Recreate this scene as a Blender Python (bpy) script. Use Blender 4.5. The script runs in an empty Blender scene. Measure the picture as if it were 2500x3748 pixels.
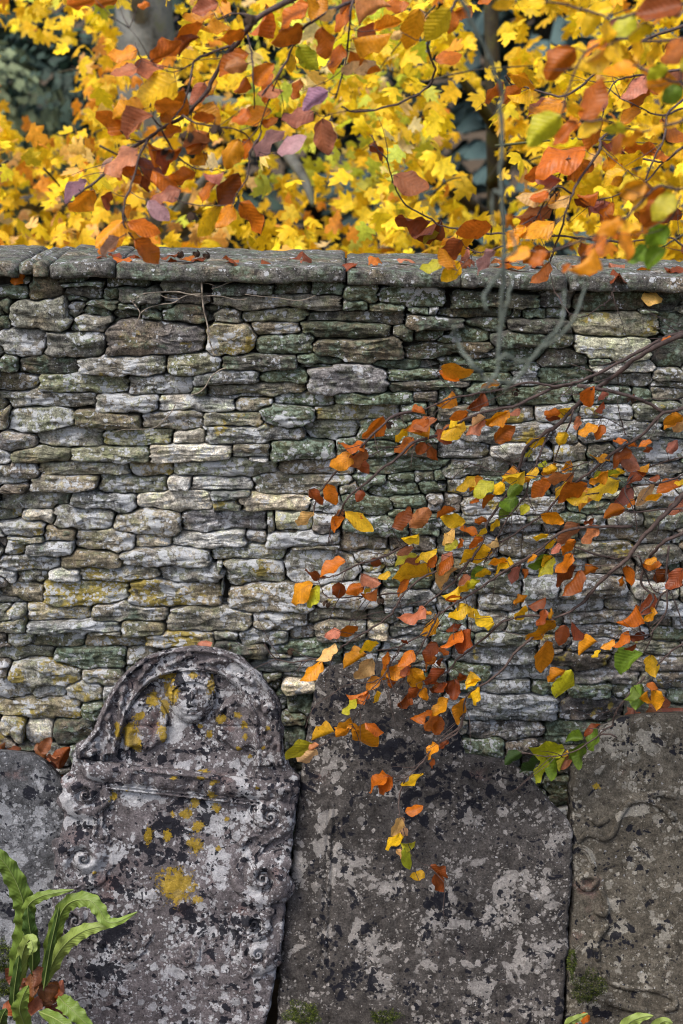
import bpy, math, random
import numpy as np
from mathutils import Vector, Matrix

random.seed(7)
rng = np.random.default_rng(11)
R = math.radians
scene = bpy.context.scene
col = scene.collection

# ------------------------------------------------------------------ camera
CAM = np.array([0.0, -4.5, 2.62])
PITCH = R(14.4)
FPX = 5931.0                     # focal length in pixels of the 2500 px wide photograph
cam_data = bpy.data.cameras.new('camera')
cam = bpy.data.objects.new('camera', cam_data)
col.objects.link(cam)
cam.location = CAM
cam.rotation_euler = (R(90) - PITCH, 0, 0)
cam_data.sensor_fit = 'HORIZONTAL'
cam_data.sensor_width = 24.0
cam_data.lens = 24.0 * FPX / 2500.0
cam_data.clip_start = 0.05
cam_data.clip_end = 2000
cam_data.dof.use_dof = True
cam_data.dof.focus_distance = 4.32
cam_data.dof.aperture_fstop = 3.0
scene.camera = cam

# ------------------------------------------------------------------ sky, sun, exposure
SUN_EL, SUN_AZ = R(57), R(-138)    # soft, high, from the left and behind the camera
world = bpy.data.worlds.new('World')
scene.world = world
world.use_nodes = True
wn = world.node_tree
bg = wn.nodes['Background']
sky = wn.nodes.new('ShaderNodeTexSky')
sky.sky_type = 'NISHITA'
sky.sun_disc = False
sky.sun_elevation = SUN_EL
sky.sun_rotation = SUN_AZ
sky.air_density = 1.0
sky.dust_density = 4.0
sky.ozone_density = 1.0
wn.links.new(sky.outputs[0], bg.inputs[0])
bg.inputs[1].default_value = 0.15
sun_data = bpy.data.lights.new('sun', 'SUN')
sun_data.energy = 1.5
sun_data.angle = R(17)
sun_data.color = (1.0, 0.95, 0.87)
sun = bpy.data.objects.new('sun', sun_data)
col.objects.link(sun)
sd = Vector((math.sin(SUN_AZ) * math.cos(SUN_EL), math.cos(SUN_AZ) * math.cos(SUN_EL), math.sin(SUN_EL)))
sun.rotation_euler = sd.to_track_quat('Z', 'Y').to_euler()
sun.location = (0, 6, 12)
scene.view_settings.view_transform = 'Standard'
scene.view_settings.look = 'None'
scene.view_settings.gamma = 1.0
scene.view_settings.use_curve_mapping = False
scene.view_settings.exposure = 1.02
scene.render.engine = 'CYCLES'
scene.cycles.filter_width = 1.05

# ------------------------------------------------------------------ picture <-> place
FW = np.array([0, math.cos(PITCH), -math.sin(PITCH)])
UP = np.array([0, math.sin(PITCH), math.cos(PITCH)])

def rays(px, py):
    a = (np.asarray(px, float) - 1250.0) / FPX
    b = (1874.0 - np.asarray(py, float)) / FPX
    d = np.stack([a, FW[1] + b * UP[1], FW[2] + b * UP[2]], -1)
    return d

def at(px, py, Y):
    """point of the photograph pixel (2500 wide) on the vertical plane y = Y"""
    d = rays(px, py)
    t = (Y - CAM[1]) / d[..., 1]
    return CAM + d * np.asarray(t)[..., None]

def at_lean(px, py, Y0, k):
    d = rays(px, py)
    t = (Y0 + k * CAM[2] - CAM[1]) / (d[..., 1] - k * d[..., 2])
    return CAM + d * np.asarray(t)[..., None]

def proj(P):
    v = np.asarray(P, float) - CAM
    z = v @ FW
    return 1250.0 + FPX * v[..., 0] / z, 1874.0 - FPX * (v @ UP) / z

CROPS = {  # name: (offset x, offset y, scale) -> pixel = value / scale + offset
    'A1': (0, 1000, 1.96), 'A2': (0, 1500, 1.96), 'A3': (0, 2000, 1.96), 'A4': (0, 2400, 1.96),
    'B1': (800, 1000, 1.96), 'B2': (800, 1500, 1.96), 'B3': (800, 2000, 1.96), 'B4': (1000, 2400, 1.96),
    'C1': (1600, 1000, 1.7422), 'C2': (1600, 1500, 1.7422), 'C3': (1600, 2000, 1.7422), 'C4': (1600, 2400, 1.7422),
    'U1': (0, 0, 1.2544), 'U2': (1250, 0, 1.2544), 'K': (0, 2300, 1.2544), 'D4': (1000, 2400, 1.0453), 'F': (0, 0, 0.6272)}

def px(crop, x, y):
    ox, oy, s = CROPS[crop]
    return ox + np.asarray(x, float) / s, oy + np.asarray(y, float) / s

# ------------------------------------------------------------------ noise
def _hash(ix, iy, iz, seed):
    h = (ix.astype(np.int64) * 374761393 + iy.astype(np.int64) * 668265263 + iz.astype(np.int64) * 2147483647 + seed * 1274126177) & 0xFFFFFFFF
    h = ((h ^ (h >> 13)) * 1274126177) & 0xFFFFFFFF
    h = ((h ^ (h >> 16)) * 2246822519) & 0xFFFFFFFF
    return ((h ^ (h >> 15)) & 0xFFFFFF) / float(0xFFFFFF)

def vnoise(x, y, z=0.0, seed=0):
    x, y, z = np.broadcast_arrays(np.asarray(x, float), np.asarray(y, float), np.asarray(z, float))
    ix, iy, iz = np.floor(x), np.floor(y), np.floor(z)
    fx, fy, fz = x - ix, y - iy, z - iz
    fx, fy, fz = [f * f * (3 - 2 * f) for f in (fx, fy, fz)]
    r = 0
    for dx in (0, 1):
        for dy in (0, 1):
            for dz in (0, 1):
                w = (fx if dx else 1 - fx) * (fy if dy else 1 - fy) * (fz if dz else 1 - fz)
                r = r + w * _hash(ix + dx, iy + dy, iz + dz, seed)
    return r * 2 - 1

def fbm(x, y, z=0.0, seed=0, octv=3):
    a, r, f = 1.0, 0, 1.0
    for o in range(octv):
        r = r + a * vnoise(np.asarray(x) * f, np.asarray(y) * f, np.asarray(z) * f, seed + o * 17)
        a *= 0.5
        f *= 2.03
    return r

# ------------------------------------------------------------------ objects
def tag(o, label=None, cat=None, group=None, kind=None):
    if label: o['label'] = label
    if cat: o['category'] = cat
    if group: o['group'] = group
    if kind: o['kind'] = kind
    return o

def mesh_of(name, verts, faces, mat=None, smooth=True, colors=None, attrs=None):
    me = bpy.data.meshes.new(name)
    me.from_pydata([tuple(v) for v in verts], [], faces)
    if mat: me.materials.append(mat)
    if smooth:
        me.polygons.foreach_set('use_smooth', [True] * len(me.polygons))
    if colors is not None:
        a = me.color_attributes.new('tint', 'FLOAT_COLOR', 'POINT')
        a.data.foreach_set('color', np.asarray(colors, np.float32).ravel())
    if attrs:
        for k, v in attrs.items():
            a = me.attributes.new(k, 'FLOAT', 'POINT')
            a.data.foreach_set('value', np.asarray(v, np.float32).ravel())
    me.update()
    return me

def obj(name, me, parent=None, loc=(0, 0, 0)):
    """link a mesh whose vertices are relative to loc (a world point)"""
    o = bpy.data.objects.new(name, me)
    col.objects.link(o)
    if parent is not None:
        o.parent = parent
        o.location = Vector(loc) - Vector(parent.location)
    else:
        o.location = loc
    return o

def build(name, verts, faces, mat, parent=None, loc=None, smooth=True, colors=None, attrs=None):
    v = np.asarray(verts, float)
    if loc is None:
        loc = parent.location if parent is not None else (0, 0, 0)
    v = v - np.array(loc, float)
    return obj(name, mesh_of(name, v, faces, mat, smooth, colors, attrs), parent, tuple(float(c) for c in loc))

def empty(name, loc):
    o = bpy.data.objects.new(name, None)
    col.objects.link(o)
    o.location = tuple(float(c) for c in loc)
    o.empty_display_size = 0.1
    return o

def smooth_line(P, per=5):
    P = np.asarray(P, float)
    if len(P) < 3:
        return np.linspace(P[0], P[-1], per + 1)
    Q = np.vstack([2 * P[0] - P[1], P, 2 * P[-1] - P[-2]])
    out = []
    for i in range(1, len(Q) - 2):
        p0, p1, p2, p3 = Q[i - 1:i + 3]
        for t in np.arange(per) / per:
            out.append(0.5 * ((2 * p1) + (-p0 + p2) * t + (2 * p0 - 5 * p1 + 4 * p2 - p3) * t * t + (-p0 + 3 * p1 - 3 * p2 + p3) * t ** 3))
    out.append(P[-1])
    return np.array(out)

def tube(P, r0, r1, sides=6, rough=0.0, seed=0):
    """tapered tube along points P -> verts, faces"""
    P = np.asarray(P, float)
    n = len(P)
    T = np.gradient(P, axis=0)
    T /= np.linalg.norm(T, axis=1)[:, None] + 1e-9
    ref = np.array([0.31, 0.9, 0.27])
    A = np.cross(T, ref); A /= np.linalg.norm(A, axis=1)[:, None] + 1e-9
    B = np.cross(T, A)
    rad = np.linspace(r0, r1, n)
    if rough:
        rad = rad * (1 + rough * vnoise(np.arange(n) * 0.7, seed * 3.1))
    an = np.arange(sides) * 2 * math.pi / sides
    V = (P[:, None, :] + rad[:, None, None] * (np.cos(an)[None, :, None] * A[:, None, :] + np.sin(an)[None, :, None] * B[:, None, :])).reshape(-1, 3)
    V = np.vstack([V, P[:1], P[-1:]])
    F = []
    for i in range(n - 1):
        for j in range(sides):
            k = (j + 1) % sides
            F.append((i * sides + j, i * sides + k, (i + 1) * sides + k, (i + 1) * sides + j))
    for j in range(sides):
        k = (j + 1) % sides
        F.append((n * sides, k, j))
        F.append((n * sides + 1, (n - 1) * sides + j, (n - 1) * sides + k))
    return V, F

class Bag:
    """collects pieces of ONE mesh"""
    def __init__(s): s.v, s.f, s.n, s.c = [], [], 0, []
    def add(s, V, F, color=None):
        s.v.append(np.asarray(V, float)); s.f += [tuple(i + s.n for i in f) for f in F]; s.n += len(V)
        if color is not None: s.c.append(np.tile(np.array(color, float), (len(V), 1)))
    def build(s, name, mat, parent=None, loc=None, smooth=True):
        return build(name, np.vstack(s.v), s.f, mat, parent, loc, smooth, np.vstack(s.c) if s.c else None)

# ------------------------------------------------------------------ materials
class NT:
    def __init__(s, name):
        s.m = bpy.data.materials.new(name)
        s.m.use_nodes = True
        s.t = s.m.node_tree
        s.t.nodes.clear()
        s.out = s.n('ShaderNodeOutputMaterial')
    def n(s, kind, **kw):
        nd = s.t.nodes.new(kind)
        for k, v in kw.items(): setattr(nd, k, v)
        return nd
    def put(s, sock, v):
        if hasattr(v, 'is_output'): s.t.links.new(v, sock)
        elif isinstance(v, (tuple, list)) and len(v) == 3 and sock.type == 'RGBA': sock.default_value = (*v, 1)
        else: sock.default_value = v
    def math(s, op, a, b=0.0, c=0.0, clamp=False):
        nd = s.n('ShaderNodeMath', operation=op, use_clamp=clamp)
        for i, v in enumerate((a, b, c)): s.put(nd.inputs[i], v)
        return nd.outputs[0]
    def vmath(s, op, a, b):
        nd = s.n('ShaderNodeVectorMath', operation=op)
        s.put(nd.inputs[0], a); s.put(nd.inputs[1], b)
        return nd.outputs[0]
    def noise(s, vec, scale, detail=4, rough=0.55, dist=0.0):
        nd = s.n('ShaderNodeTexNoise')
        s.put(nd.inputs['Vector'], vec)
        nd.inputs['Scale'].default_value = scale
        nd.inputs['Detail'].default_value = detail
        nd.inputs['Roughness'].default_value = rough
        nd.inputs['Distortion'].default_value = dist
        return nd.outputs['Fac']
    def dots(s, v, scale, dens, warp=0.25):
        """roundish blobs of unequal size; dens (0..1) sets how many and how large"""
        nz = s.n('ShaderNodeTexNoise'); s.put(nz.inputs['Vector'], v)
        nz.inputs['Scale'].default_value = scale * 2.2; nz.inputs['Detail'].default_value = 3
        off = s.vmath('SCALE', s.vmath('SUBTRACT', nz.outputs['Color'], (0.5, 0.5, 0.5)), (0, 0, 0))
        off.node.inputs['Scale'].default_value = warp * 2.4 / scale
        vo = s.n('ShaderNodeTexVoronoi'); s.put(vo.inputs['Vector'], s.vmath('ADD', v, off))
        vo.inputs['Scale'].default_value = scale
        sp = s.n('ShaderNodeSeparateColor'); s.put(sp.inputs[0], vo.outputs['Color'])
        rad = s.math('MULTIPLY', s.math('SUBTRACT', sp.outputs[0], s.math('SUBTRACT', 1.0, dens)), 0.9)
        return s.step(s.math('SUBTRACT', rad, vo.outputs['Distance']), -0.02, 0.05), sp.outputs[1]
    def step(s, v, lo, hi, to0=0.0, to1=1.0):
        nd = s.n('ShaderNodeMapRange', interpolation_type='SMOOTHSTEP')
        for i, x in enumerate((v, lo, hi, to0, to1)): s.put(nd.inputs[i], x)
        return nd.outputs[0]
    def lin(s, v, lo, hi, to0, to1):
        nd = s.n('ShaderNodeMapRange')
        for i, x in enumerate((v, lo, hi, to0, to1)): s.put(nd.inputs[i], x)
        return nd.outputs[0]
    def mix(s, f, a, b, blend='MIX'):
        nd = s.n('ShaderNodeMix', data_type='RGBA', blend_type=blend)
        s.put(nd.inputs[0], f); s.put(nd.inputs[6], a); s.put(nd.inputs[7], b)
        return nd.outputs[2]
    def attr(s, name, kind='GEOMETRY', out='Fac'):
        nd = s.n('ShaderNodeAttribute', attribute_type=kind, attribute_name=name)
        return nd.outputs[out]
    def bump(s, h, strength, dist, normal=None):
        nd = s.n('ShaderNodeBump')
        nd.inputs['Strength'].default_value = strength
        nd.inputs['Distance'].default_value = dist
        s.put(nd.inputs['Height'], h)
        if normal is not None: s.put(nd.inputs['Normal'], normal)
        return nd.outputs[0]
    def bsdf(s, color, rough=0.9, spec=0.3, normal=None):
        nd = s.n('ShaderNodeBsdfPrincipled')
        s.put(nd.inputs['Base Color'], color)
        s.put(nd.inputs['Roughness'], rough)
        nd.inputs['Specular IOR Level'].default_value = spec
        if normal is not None: s.put(nd.inputs['Normal'], normal)
        return nd.outputs[0]
    def done(s, shader):
        s.t.links.new(shader, s.out.inputs[0])
        return s.m

def local_vec(t, spread=40.0):
    oi = t.n('ShaderNodeObjectInfo')
    tc = t.n('ShaderNodeTexCoord')
    off = t.math('MULTIPLY', oi.outputs['Random'], spread)
    cb = t.n('ShaderNodeCombineXYZ')
    for i in range(3): t.put(cb.inputs[i], off)
    return t.vmath('ADD', tc.outputs['Object'], cb.outputs[0]), oi

def wall_stone_material():
    """weathered limestone: own tint per stone, lichen and moss amounts per stone"""
    t = NT('limestone')
    v, oi = local_vec(t)
    tint = oi.outputs['Color']
    white, yellow, moss, soot = [t.attr(k, 'OBJECT') for k in ('white', 'yellow', 'moss', 'soot')]
    big = t.noise(v, 16, 5, 0.65)
    mid = t.noise(v, 62, 6, 0.78)
    fine = t.noise(v, 230, 4, 0.8)
    st = t.n('ShaderNodeMapping'); st.inputs['Scale'].default_value = (9, 20, 75)
    t.put(st.inputs['Vector'], v)
    strata = t.noise(st.outputs[0], 1.0, 5, 0.7, 0.4)
    k = t.lin(big, 0.3, 0.7, 0.55, 1.45)
    k = t.math('MULTIPLY', k, t.lin(mid, 0.36, 0.64, 0.35, 1.65))
    k = t.math('MULTIPLY', k, t.lin(strata, 0.3, 0.7, 0.65, 1.35))
    k = t.math('MULTIPLY', k, t.lin(fine, 0.36, 0.64, 0.5, 1.5))
    base = t.mix(1.0, tint, k, 'MULTIPLY')
    warm = t.noise(v, 9, 3)
    base = t.mix(t.math('MULTIPLY', t.step(warm, 0.5, 0.68), 0.45), base, t.mix(1.0, (0.30, 0.225, 0.13), k, 'MULTIPLY'))
    grn = t.noise(v, 28, 4)
    base = t.mix(t.math('MULTIPLY', t.step(grn, 0.48, 0.66), 0.5), base, t.mix(1.0, base, (0.86, 0.98, 0.60), 'MULTIPLY'))
    # dark weathering crust
    dk = t.noise(v, 36, 8, 0.78, 0.3)
    dm = t.step(t.math('ADD', dk, t.math('MULTIPLY', soot, 0.20)), 0.62, 0.69)
    base = t.mix(t.math('MULTIPLY', dm, 0.8), base, (0.026, 0.025, 0.024))
    # moss / green algae
    mn = t.noise(v, 19, 7, 0.75)
    mm = t.step(t.math('ADD', mn, t.math('MULTIPLY', moss, 0.22)), 0.585, 0.72)
    mcol = t.mix(t.step(t.noise(v, 75, 5, 0.7), 0.45, 0.60), (0.042, 0.058, 0.025), (0.23, 0.32, 0.24))
    base = t.mix(t.math('MULTIPLY', mm, 0.66), base, mcol)
    # yellow crust lichen, in rounded spreading patches
    yn = t.math('ADD', t.math('MULTIPLY', t.noise(v, 13, 2, 0.5), 0.7), t.math('MULTIPLY', t.noise(v, 65, 6, 0.7), 0.3))
    ym = t.step(t.math('ADD', yn, t.math('MULTIPLY', yellow, 0.165)), 0.61, 0.65)
    ycol = t.mix(t.lin(mid, 0.35, 0.65, 0, 1), (0.14, 0.105, 0.02), (0.44, 0.34, 0.065))
    base = t.mix(t.math('MULTIPLY', ym, 0.82), base, ycol)
    # pale lichen: spreading crusts and specks
    patch = t.math('MULTIPLY', t.math('SUBTRACT', big, 0.5), 0.40)
    wv = None
    for sc, thr, wa in ((22, 0.655, 0.11), (60, 0.64, 0.09)):
        n_ = t.math('ADD', t.math('ADD', t.noise(v, sc, 6, 0.62, 0.5), t.math('MULTIPLY', white, wa)), patch)
        m_ = t.step(n_, thr, thr + 0.035)
        wv = m_ if wv is None else t.math('MAXIMUM', wv, m_)
    gate = t.lin(t.math('ADD', big, t.math('MULTIPLY', white, 0.16)), 0.40, 0.68, 0.0, 0.82)
    for sc in (48, 105):
        d_, _r = t.dots(v, sc, gate)
        wv = t.math('MAXIMUM', wv, d_)
    wcol = t.mix(t.lin(fine, 0.3, 0.7, 0, 1), (0.33, 0.345, 0.36), (0.64, 0.67, 0.71))
    base = t.mix(t.math('MULTIPLY', wv, 0.85), base, wcol)
    h = t.math('ADD', t.math('MULTIPLY', mid, 1.3), t.math('MULTIPLY', fine, 0.55))
    h = t.math('ADD', h, t.math('MULTIPLY', strata, 1.0))
    h = t.math('ADD', h, t.math('MULTIPLY', wv, 0.12))
    nrm = t.bump(h, 0.85, 0.010)
    return t.done(t.bsdf(base, 0.92, 0.25, nrm))

def grave_material(name, base_c, light_c, light_amt, dark_amt, red_amt):
    t = NT(name)
    v = t.n('ShaderNodeTexCoord').outputs['Object']
    big = t.noise(v, 4.5, 5, 0.6)
    mid = t.noise(v, 34, 7, 0.75)
    fine = t.noise(v, 190, 5, 0.8)
    grain = t.noise(v, 480, 3, 0.7)
    k = t.math('MULTIPLY', t.lin(mid, 0.3, 0.7, 0.35, 1.7), t.lin(fine, 0.3, 0.7, 0.35, 1.75))
    k = t.math('MULTIPLY', k, t.lin(big, 0.3, 0.7, 0.7, 1.3))
    base = t.mix(1.0, base_c, k, 'MULTIPLY')
    rd = t.noise(v, 11, 6, 0.7)
    rm = t.step(t.math('ADD', rd, t.math('MULTIPLY', t.attr('rust'), 0.2)), 0.60 - red_amt, 0.85 - red_amt)
    base = t.mix(t.math('MULTIPLY', rm, 0.55), base, t.mix(1.0, (0.20, 0.10, 0.085), k, 'MULTIPLY'))
    # pale crusts of three sizes
    lcol = t.mix(t.lin(fine, 0.3, 0.7, 0, 1), tuple(c * 0.55 for c in light_c), tuple(min(1, c * 1.3) for c in light_c))
    for sc, det, thr, w, wa, s0 in ((13, 7, 0.60, 0.78, 0.15, 1), (42, 6, 0.62, 0.75, 0.09, 1)):
        ln = t.noise(v, sc, det, 0.60, 0.5)
        ln = t.math('ADD', ln, t.math('MULTIPLY', t.math('SUBTRACT', big, 0.5), 0.22))
        ln = t.math('ADD', ln, t.math('MULTIPLY', t.attr('pale'), wa))
        lm = t.step(ln, thr - light_amt * s0, thr + 0.03 - light_amt * s0)
        base = t.mix(t.math('MULTIPLY', lm, w), base, lcol)
    gate = t.math('ADD', t.math('ADD', t.lin(t.noise(v, 8, 4, 0.6), 0.36, 0.62, 0.16 + light_amt * 3, 0.80 + light_amt * 3), 0.0), t.math('MULTIPLY', t.attr('pale'), 0.25))
    for sc, w in ((30, 0.75), (62, 0.8), (130, 0.75)):
        d_, r_ = t.dots(v, sc, gate)
        base = t.mix(t.math('MULTIPLY', d_, w), base, t.mix(1.0, lcol, t.lin(r_, 0, 1, 0.55, 1.25), 'MULTIPLY'))
    # black crusts
    bn = t.math('ADD', t.noise(v, 22, 6, 0.62, 0.5), t.math('MULTIPLY', t.attr('black'), 0.115))
    bm = t.step(bn, 0.645 - dark_amt, 0.675 - dark_amt)
    gate = t.math('ADD', t.lin(t.noise(v, 7, 4, 0.6), 0.38, 0.64, 0.06 + dark_amt * 3, 0.62 + dark_amt * 3), t.math('MULTIPLY', t.attr('black'), 0.42))
    for sc in (34, 80):
        d_, r_ = t.dots(v, sc, gate, 0.4)
        bm = t.math('MAXIMUM', bm, d_)
    base = t.mix(t.math('MULTIPLY', bm, 0.94), base, (0.010, 0.011, 0.017))
    # few white dots
    wd = t.step(t.noise(v, 85, 3, 0.5), 0.70, 0.73)
    base = t.mix(t.math('MULTIPLY', wd, 0.75), base, (0.46, 0.47, 0.49))
    # ochre lichen, where it grows
    on = t.math('ADD', t.math('ADD', t.math('MULTIPLY', t.attr('ochre'), 0.8), -0.08), t.math('MULTIPLY', t.math('SUBTRACT', t.math('ADD', t.math('MULTIPLY', t.noise(v, 45, 6, 0.75), 0.6), t.math('MULTIPLY', t.noise(v, 150, 4, 0.7), 0.4)), 0.5), 4.2))
    om = t.step(on, 0.0, 0.12)
    ocol = t.mix(t.lin(t.math('MULTIPLY', t.math('ADD', fine, mid), 0.5), 0.35, 0.65, 0, 1), (0.13, 0.085, 0.010), (0.50, 0.34, 0.03))
    base = t.mix(t.math('MULTIPLY', om, 0.88), base, ocol)
    h = t.math('ADD', t.math('MULTIPLY', mid, 1.1), t.math('MULTIPLY', fine, 0.6))
    h = t.math('ADD', h, t.math('MULTIPLY', grain, 0.25))
    h = t.math('ADD', h, t.math('MULTIPLY', om, 0.2))
    return t.done(t.bsdf(base, 0.95, 0.12, t.bump(h, 0.9, 0.010)))

def leaf_material(name, vein=True, transl=0.4, by='object', gloss=0.42, spots=True):
    t = NT(name)
    if by == 'object':
        v, oi = local_vec(t)
        c = oi.outputs['Color']
    else:
        v = t.n('ShaderNodeTexCoord').outputs['Object']
        c = t.attr('tint', 'GEOMETRY', 'Color')
    sc = 6.0 if by == 'object' else 60.0
    n1 = t.noise(v, sc, 4, 0.65)
    c = t.mix(1.0, c, t.lin(n1, 0.25, 0.75, 0.7, 1.3), 'MULTIPLY')
    nrm = None
    if vein:
        uv = t.n('ShaderNodeUVMap').outputs[0]
        sp = t.n('ShaderNodeSeparateXYZ'); t.put(sp.inputs[0], uv)
        ax = t.math('ABSOLUTE', t.math('SUBTRACT', sp.outputs[0], 0.5))
        ph = t.math('MULTIPLY', t.math('SUBTRACT', sp.outputs[1], t.math('MULTIPLY', ax, 0.55)), 52.0)
        w = t.math('SINE', ph)
        line = t.step(w, 0.72, 0.98)
        rib = t.step(ax, 0.035, 0.012)
        ln = t.math('MAXIMUM', line, rib)
        c = t.mix(t.math('MULTIPLY', ln, 0.16), c, t.mix(1.0, c, (0.42, 0.36, 0.3), 'MULTIPLY'))
        if spots:
            sn = t.noise(v, 9.0, 5, 0.7)
            edge = t.math('MULTIPLY', t.math('POWER', t.math('MULTIPLY', ax, 2.0), 3.0), 0.14)
            sm = t.step(t.math('ADD', sn, edge), 0.60, 0.74)
            c = t.mix(t.math('MULTIPLY', sm, 0.75), c, t.mix(1.0, c, (0.30, 0.17, 0.12), 'MULTIPLY'))
        nrm = t.bump(t.math('ADD', t.math('MULTIPLY', w, 0.5), t.math('MULTIPLY', n1, 3.0)), 0.2, 0.004)
    b = t.bsdf(c, gloss, 0.32, nrm)
    tr = t.n('ShaderNodeBsdfTranslucent')
    t.put(tr.inputs[0], c)
    mx = t.n('ShaderNodeMixShader')
    mx.inputs[0].default_value = transl
    t.t.links.new(b, mx.inputs[1]); t.t.links.new(tr.outputs[0], mx.inputs[2])
    return t.done(mx.outputs[0])

def bark_material(name, c0, c1, scale=30, lich=None):
    t = NT(name)
    v = t.n('ShaderNodeTexCoord').outputs['Object']
    n = t.noise(v, scale, 5, 0.7)
    c = t.mix(t.lin(n, 0.3, 0.7, 0, 1), c0, c1)
    if lich:
        c = t.mix(t.math('MULTIPLY', t.step(t.noise(v, scale * 0.5, 5, 0.7), 0.5, 0.6), 0.7), c, lich)
    return t.done(t.bsdf(c, 0.75, 0.35, t.bump(n, 0.6, 0.006)))

def plain_material(name, c0, c1, scale, rough=0.95):
    t = NT(name)
    v = t.n('ShaderNodeTexCoord').outputs['Object']
    n = t.noise(v, scale, 5, 0.65)
    return t.done(t.bsdf(t.mix(t.lin(n, 0.3, 0.7, 0, 1), c0, c1), rough, 0.2, t.bump(n, 0.6, 0.02)))

M_STONE = wall_stone_material()
M_CORE = plain_material('wall_rubble', (0.018, 0.016, 0.013), (0.05, 0.045, 0.035), 30)
M_SOIL = plain_material('soil_and_litter', (0.03, 0.022, 0.013), (0.09, 0.06, 0.03), 8)
M_HILL = plain_material('far_grass', (0.03, 0.05, 0.02), (0.07, 0.09, 0.04), 0.8)
M_TWIG = bark_material('beech_twig_bark', (0.028, 0.018, 0.015), (0.10, 0.068, 0.058), 60)
M_HUSK = plain_material('beech_husk', (0.03, 0.018, 0.012), (0.09, 0.055, 0.035), 60)
M_PALE = bark_material('lichened_twig_bark', (0.045, 0.055, 0.045), (0.12, 0.14, 0.115), 40)
M_IVY = bark_material('dead_ivy_bark', (0.13, 0.105, 0.08), (0.30, 0.26, 0.21), 90)
M_TRUNK = bark_material('maple_bark', (0.045, 0.05, 0.048), (0.25, 0.27, 0.27), 11, (0.09, 0.11, 0.05))
M_DARKBARK = bark_material('dark_bark', (0.018, 0.016, 0.012), (0.05, 0.045, 0.03), 16, (0.06, 0.065, 0.015))
M_LEAF = leaf_material('beech_leaf')
M_MAPLE = leaf_material('maple_leaf', vein=False, transl=0.42, gloss=0.55)
M_MAPLES = leaf_material('maple_foliage', vein=False, transl=0.42, by='tint', gloss=0.55)
M_NEEDLE = leaf_material('evergreen_foliage', vein=False, transl=0.2, by='tint', gloss=0.7)
M_FERN = leaf_material('fern_frond', vein=True, transl=0.18, gloss=0.5, spots=False)
M_MOSS = leaf_material('moss_leaflets', vein=False, transl=0.3, by='tint', gloss=0.8)
M_G1 = grave_material('headstone_grey', (0.078, 0.080, 0.086), (0.30, 0.31, 0.33), 0.0, 0.03, 0.0)
M_G2 = grave_material('headstone_carved', (0.112, 0.100, 0.104), (0.45, 0.455, 0.475), 0.015, 0.045, 0.045)
M_G3 = grave_material('headstone_dark', (0.064, 0.058, 0.054), (0.34, 0.32, 0.30), -0.014, 0.035, 0.0)
M_G4 = grave_material('headstone_brown', (0.095, 0.084, 0.066), (0.33, 0.31, 0.265), -0.015, 0.025, 0.0)
# ------------------------------------------------------------------ ground and hill
def ground_z(x, y):
    near = np.clip((-0.9 - y) / 3.2, 0, 1) * 1.05
    far = np.clip((y - 6) / 60.0, 0, 1) ** 1.3 * 7.0
    return near + far + 0.03 * fbm(x * 0.9, y * 0.9, 0, 3, 3)

def make_ground():
    xs = np.concatenate([np.linspace(-900, -12, 12), np.linspace(-10, 10, 41), np.linspace(12, 900, 12)])
    ys = np.concatenate([np.linspace(-300, -9, 8), np.linspace(-8, 14, 67), np.linspace(16, 90, 20), np.linspace(120, 1400, 8)])
    X, Y = np.meshgrid(xs, ys)
    Z = ground_z(X, Y)
    V = np.stack([X, Y, Z], -1).reshape(-1, 3)
    nx = len(xs)
    F = [(j * nx + i, j * nx + i + 1, (j + 1) * nx + i + 1, (j + 1) * nx + i) for j in range(len(ys) - 1) for i in range(nx - 1)]
    tag(build('ground', V, F, M_SOIL), kind='structure')
    # wooded rise far beyond
    xs = np.linspace(-700, 700, 60); ys = np.linspace(60, 420, 30)
    X, Y = np.meshgrid(xs, ys)
    Z = 3 + 40 * np.sin(np.clip((Y - 60) / 360, 0, 1) * math.pi * 0.6) * (0.7 + 0.3 * fbm(X / 160, Y / 160, 0, 9, 3))
    V = np.stack([X, Y, Z], -1).reshape(-1, 3); nx = len(xs)
    F = [(j * nx + i, j * nx + i + 1, (j + 1) * nx + i + 1, (j + 1) * nx + i) for j in range(len(ys) - 1) for i in range(nx - 1)]
    tag(build('hill', V, F, M_HILL), kind='structure')
make_ground()

# ------------------------------------------------------------------ dry stone wall
WALL = empty('dry_stone_wall', (0, 0.2, 0))
tag(WALL, 'dry stone wall of rough lichened limestone under flat coping slabs', 'wall')

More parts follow.
